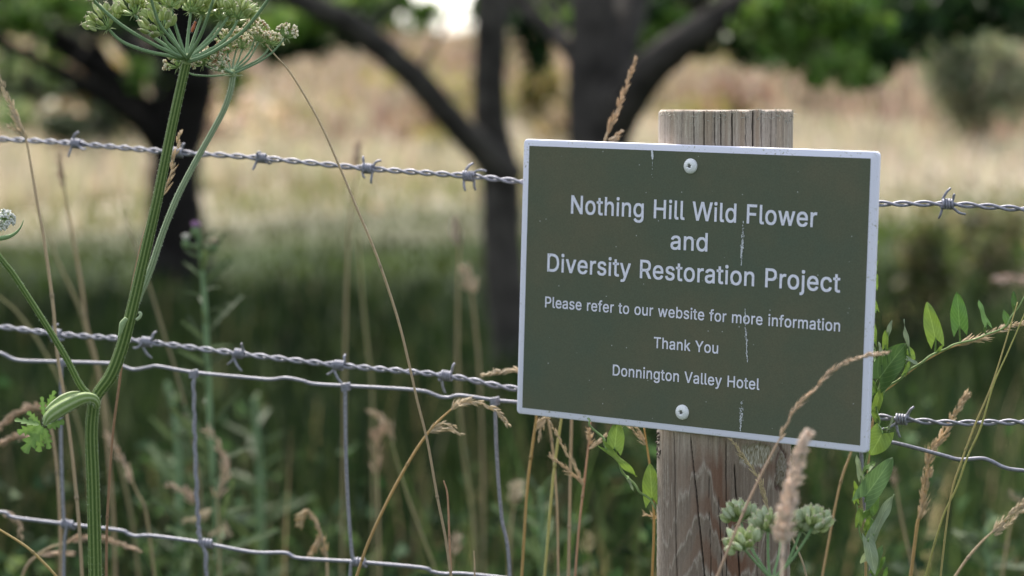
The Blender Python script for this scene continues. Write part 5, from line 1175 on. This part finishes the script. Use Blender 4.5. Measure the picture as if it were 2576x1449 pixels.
grass('blurred pinkish heads bending right across the hogweed stem near the bottom', [(180, 1362), (120, 1380), (70, 1420), (50, 1470)], 2.15, 3, TAN, [H([(173, 1363), (210, 1352), (260, 1356), (310, 1372), (350, 1384)], 56, 22, 3.4, (.42, .31, .22), .15, 1.5), H([(100, 1397), (140, 1392), (190, 1394)], 30, 20, 3.4, (.42, .31, .22), .15, 1.5)])
grass('small head hanging from the lower net wire in the bottom left corner', [(20, 1290), (-20, 1300), (-40, 1460)], 2.1, 2.6, TAN, [H([(5, 1290), (30, 1300), (48, 1320), (53, 1355)], 34, 20, 3.4, (.36, .27, .18), .25, 1.5)])
grass('nodding pale head on a curved stem between the left netting stays near the bottom', [(767, 1285), (785, 1300), (800, 1326), (815, 1370), (822, 1410), (824, 1460)], 2.12, 3.4, TAN, [H([(770, 1284), (758, 1300), (752, 1325)], 26, 22, 3.4, (.42, .33, .2), .3, 2), H([(808, 1345), (798, 1370), (780, 1398)], 24, 22, 3.4, (.4, .3, .18), .2, 2), H([(822, 1400), (815, 1372), (802, 1335), (785, 1298), (768, 1284)], 40, 18, 3, (.4, .3, .18), .3, 1)])
FAR = [('blurred pale head on a tall stem between the long thin stem and the sign', [(1169, 670), (1182, 716), (1192, 783), (1202, 883), (1207, 963), (1214, 1150), (1218, 1460)], 3.0, [H([(1186, 740), (1180, 705), (1168, 668)], 60, 26, 5, (.42, .32, .24), .3, 5)]),
       ('blurred tan stem rising to mid picture left of the long thin stem', [(900, 590), (902, 610), (912, 750), (925, 883), (935, 966), (938, 1133), (940, 1460)], 3.0, []),
       ('blurred stem with a purplish head just left of the upright pale head', [(1150, 560), (1155, 620), (1152, 750), (1152, 963), (1166, 1133), (1192, 1316), (1200, 1460)], 3.1, [H([(1155, 620), (1150, 580), (1146, 548)], 40, 24, 4, (.34, .26, .22), .3, 4)]),
       ('bundle of blurred bent heads behind the netting left of the third stay', [(945, 1110), (948, 1180), (952, 1300), (955, 1460)], 2.6, [H([(950, 1190), (945, 1116), (952, 1090), (968, 1070)], 50, 24, 5, (.40, .28, .20), .3, 5), H([(992, 1108), (985, 1085), (969, 1060), (950, 1046), (929, 1038)], 50, 24, 4.4, (.40, .30, .21), .2, 3)]),
       ('blurred pinkish head leaning left behind the hogweed stem', [(327, 1196), (345, 1240), (367, 1290), (390, 1460)], 2.35, [H([(334, 1215), (315, 1175), (290, 1130), (266, 1088)], 60, 24, 4, (.42, .31, .24), .2, 3)]),
       ('blurred pale heads left of the thistle stem', [(545, 1240), (550, 1330), (552, 1460)], 2.5, [H([(548, 1250), (566, 1190), (562, 1150), (545, 1110), (520, 1074)], 60, 26, 5, (.44, .32, .24), .25, 4), H([(487, 1268), (465, 1240), (423, 1218)], 40, 24, 5, (.40, .29, .22), .25, 3), H([(533, 1282), (500, 1298), (467, 1314)], 34, 24, 5, (.42, .33, .22), .25, 3), H([(585, 1345), (560, 1335), (525, 1340)], 34, 24, 5, (.40, .31, .21), .3, 3)]),
       ('blurred pale oval head low between the last left stay and the sign', [(1295, 1262), (1285, 1330), (1280, 1460)], 2.7, [H([(1290, 1268), (1298, 1240), (1306, 1212)], 60, 24, 6, (.40, .33, .24), .35, 7)]),
       ('blurred small head low beside the bottom net wire', [(1140, 1390), (1136, 1420), (1132, 1460)], 2.6, [H([(1140, 1394), (1146, 1370), (1150, 1345)], 40, 22, 5, (.38, .29, .22), .3, 5)]),
       ('blurred tan head under the right half of the sign, left of the post', [(1476, 1385), (1474, 1430), (1472, 1460)], 2.7, [H([(1476, 1390), (1480, 1365), (1482, 1342)], 40, 20, 5, (.34, .28, .16), .3, 5)]),
       ('blurred leaning stem right of the tall golden heads', [(2252, 1200), (2265, 1290), (2290, 1400), (2310, 1460)], 2.4, [H([(2256, 1230), (2250, 1205), (2246, 1180)], 24, 20, 3, (.28, .21, .15), .3, 2)]),
       ('blurred tan head at the right edge above the corner seed head', [(2560, 1280), (2540, 1330), (2520, 1460)], 2.5, [H([(2595, 1290), (2570, 1265), (2540, 1240)], 34, 22, 4.4, (.34, .27, .19), .25, 3)]),
       ('blurred pinkish head hovering at the right edge above the bindweed', [(2560, 700), (2590, 760), (2610, 900), (2620, 1460)], 3.4, [H([(2600, 706), (2560, 700), (2530, 702), (2500, 706)], 40, 26, 5, (.46, .33, .28), .2, 4)]),
       ('blurred brown head in front of the meadow left of the top wire barb', [(900, 390), (898, 430), (880, 560), (870, 800), (860, 1460)], 2.9, [H([(898, 425), (900, 395), (903, 362)], 40, 22, 4, (.20, .12, .10), .25, 3)]),
       ('blurred tan stem rising from the bottom right of the netting stays', [(1150, 1000), (1166, 1133), (1185, 1260), (1196, 1460)], 2.7, []),
       ('blurred olive stem slanting right from the bent heads', [(985, 1110), (1010, 1200), (1040, 1290), (1090, 1420), (1100, 1460)], 2.5, []),
       ('blurred stem leaning over the left edge under the black tree', [(-10, 740), (33, 775), (67, 816), (100, 866), (150, 960), (210, 1120), (240, 1460)], 2.6, [])]
for lab, uv, Y, hd in FAR:
    hd = [(h[0], int(h[1] * .8), h[2], h[3] * .62, (h[4][0] * 1.0, h[4][1] * 1.05, h[4][2] * 1.05), h[5] * 1.4, h[6] * 1.1) for h in hd]
    grass(lab, uv, Y, 3.4, (.26, .21, .12) if hd else (.22, .20, .10), hd)

# ------------------------------------------------------------------ thistle, beetle
def build_thistle(name, label, uv, Y, nleaf, flowers, L=.07):
    P = path(uv, Y, n=8); e = P[-1]
    b = np.array([e[0], Y, float(gz(e[0], Y))]); P = np.vstack([P, cr([e, (e + b) / 2, b], 4)[1:]])
    t = thing(name, label, 'wild plant', b)
    m = MB(); m.tube(P, [px(5, Y), px(8, Y), px(9, Y)], 8, (.16, .24, .12)); m.build('stem', M_STEM, t)
    m = MB()
    for k in range(nleaf):
        i = int((.06 + .84 * (k + rng.uniform(-.8, .8)) / nleaf) * len(P)) % len(P); a = k * 2.4 + rng.normal(0, .5)
        d = np.array([math.cos(a), math.sin(a) * .8, rng.uniform(.3, 1.3)]); l = L * rng.uniform(.3, .75) * (.45 + .7 * min(1, k / nleaf * 1.6)) * rng.uniform(.8, 1.2)
        jag_leaf(m, P[i], P[i] + norm(d) * l, l * rng.uniform(.16, .28), (rng.normal(0, .5), -.8, .6), 5, np.array((.065, .098, .040)) * rng.uniform(.5, 1.5), .3, rng.uniform(-.1, .8))
    m.build('foliage', M_JAG, t)
    for (u, v, col, r) in flowers:
        c = at(u, v, Y); m = MB()
        m.ball(c - (0, 0, px(12, Y)), (0, 0, 1), px(r, Y), px(r * .8, Y), seg=9, rings=7, col=(.15, .22, .10))
        for k in range(60):
            d = norm([rng.normal(0, .6), rng.normal(0, .6), 1]); m.tube([c - (0, 0, px(6, Y)), c + d * px(r * 1.1, Y)], [px(1.2, Y), px(1.0, Y)], 3, np.array(col) * rng.uniform(.8, 1.15))
        m.tube(cr([c - (0, 0, px(14, Y)), (c + P[3]) / 2 + (0, 0, -.004), P[3]], 4), px(3, Y), 5, (.15, .23, .11)); m.build('flower_head', M_FLOWER, t)
    return t
build_thistle('thistle', 'blurred creeping thistle with a purple flower head behind the netting, right of the hogweed', [(500, 590), (508, 660), (515, 760), (522, 900), (530, 1100), (545, 1300), (550, 1460)], 2.55, 44, [(492, 572, (.30, .17, .32), 15), (468, 602, (.55, .55, .5), 13), (540, 612, (.42, .36, .27), 11)], .085)
build_thistle('thistle', 'blurred leafy thistle without flowers, low behind the left netting stays', [(640, 1000), (645, 1080), (655, 1200), (660, 1460)], 3.5, 26, [], .12)
build_thistle('thistle', 'blurred leafy thistle low beside the second stay, in front of the others', [(420, 960), (440, 1050), (450, 1200), (452, 1460)], 3.2, 30, [], .09)
build_thistle('thistle', 'blurred low thistle near the lower left corner of the sign', [(1360, 1230), (1362, 1300), (1370, 1460)], 2.8, 22, [], .10)
build_thistle('thistle', 'blurred leafy plant at the bottom right corner behind the grasses', [(2480, 1330), (2485, 1400), (2490, 1460)], 2.7, 20, [], .10)

def build_beetle():
    Y = 1.772
    c = at(486, 70, Y); ax = norm(at(490, 60, Y) - at(482, 82, Y))
    m = MB(); n = np.array([-.6, -.7, .2])
    m.ball(c, ax, px(13, Y), px(5.0, Y), px(3.6, Y), 10, 8, (.42, .10, .035), n=n)
    m.ball(c + ax * px(14, Y), ax, px(4, Y), px(3.6, Y), seg=8, rings=6, col=(.40, .12, .04))
    m.ball(c + ax * px(18, Y), ax, px(2.6, Y), px(2.4, Y), seg=8, rings=6, col=(.03, .02, .02))
    m.ball(c - ax * px(12.5, Y), ax, px(2.4, Y), px(3.4, Y), seg=8, rings=6, col=(.03, .02, .02))
    s = norm(np.cross(ax, n))
    for k in (-5, 3, 10):
        for sg in (-1, 1):
            p = c + ax * px(k, Y); m.tube([p, p + s * sg * px(7, Y) + (0, -.001, 0), p + s * sg * px(9, Y) - ax * px(4, Y)], px(.7, Y), 4, (.04, .02, .02))
    for sg in (-1, 1): m.tube([c + ax * px(19, Y), c + ax * px(25, Y) + s * sg * px(5, Y)], px(.5, Y), 4, (.03, .02, .02))
    tag(m.build('beetle', M_INSECT, origin=c), 'small orange-red beetle clinging to a ray of the large green umbel', 'beetle')
build_beetle()
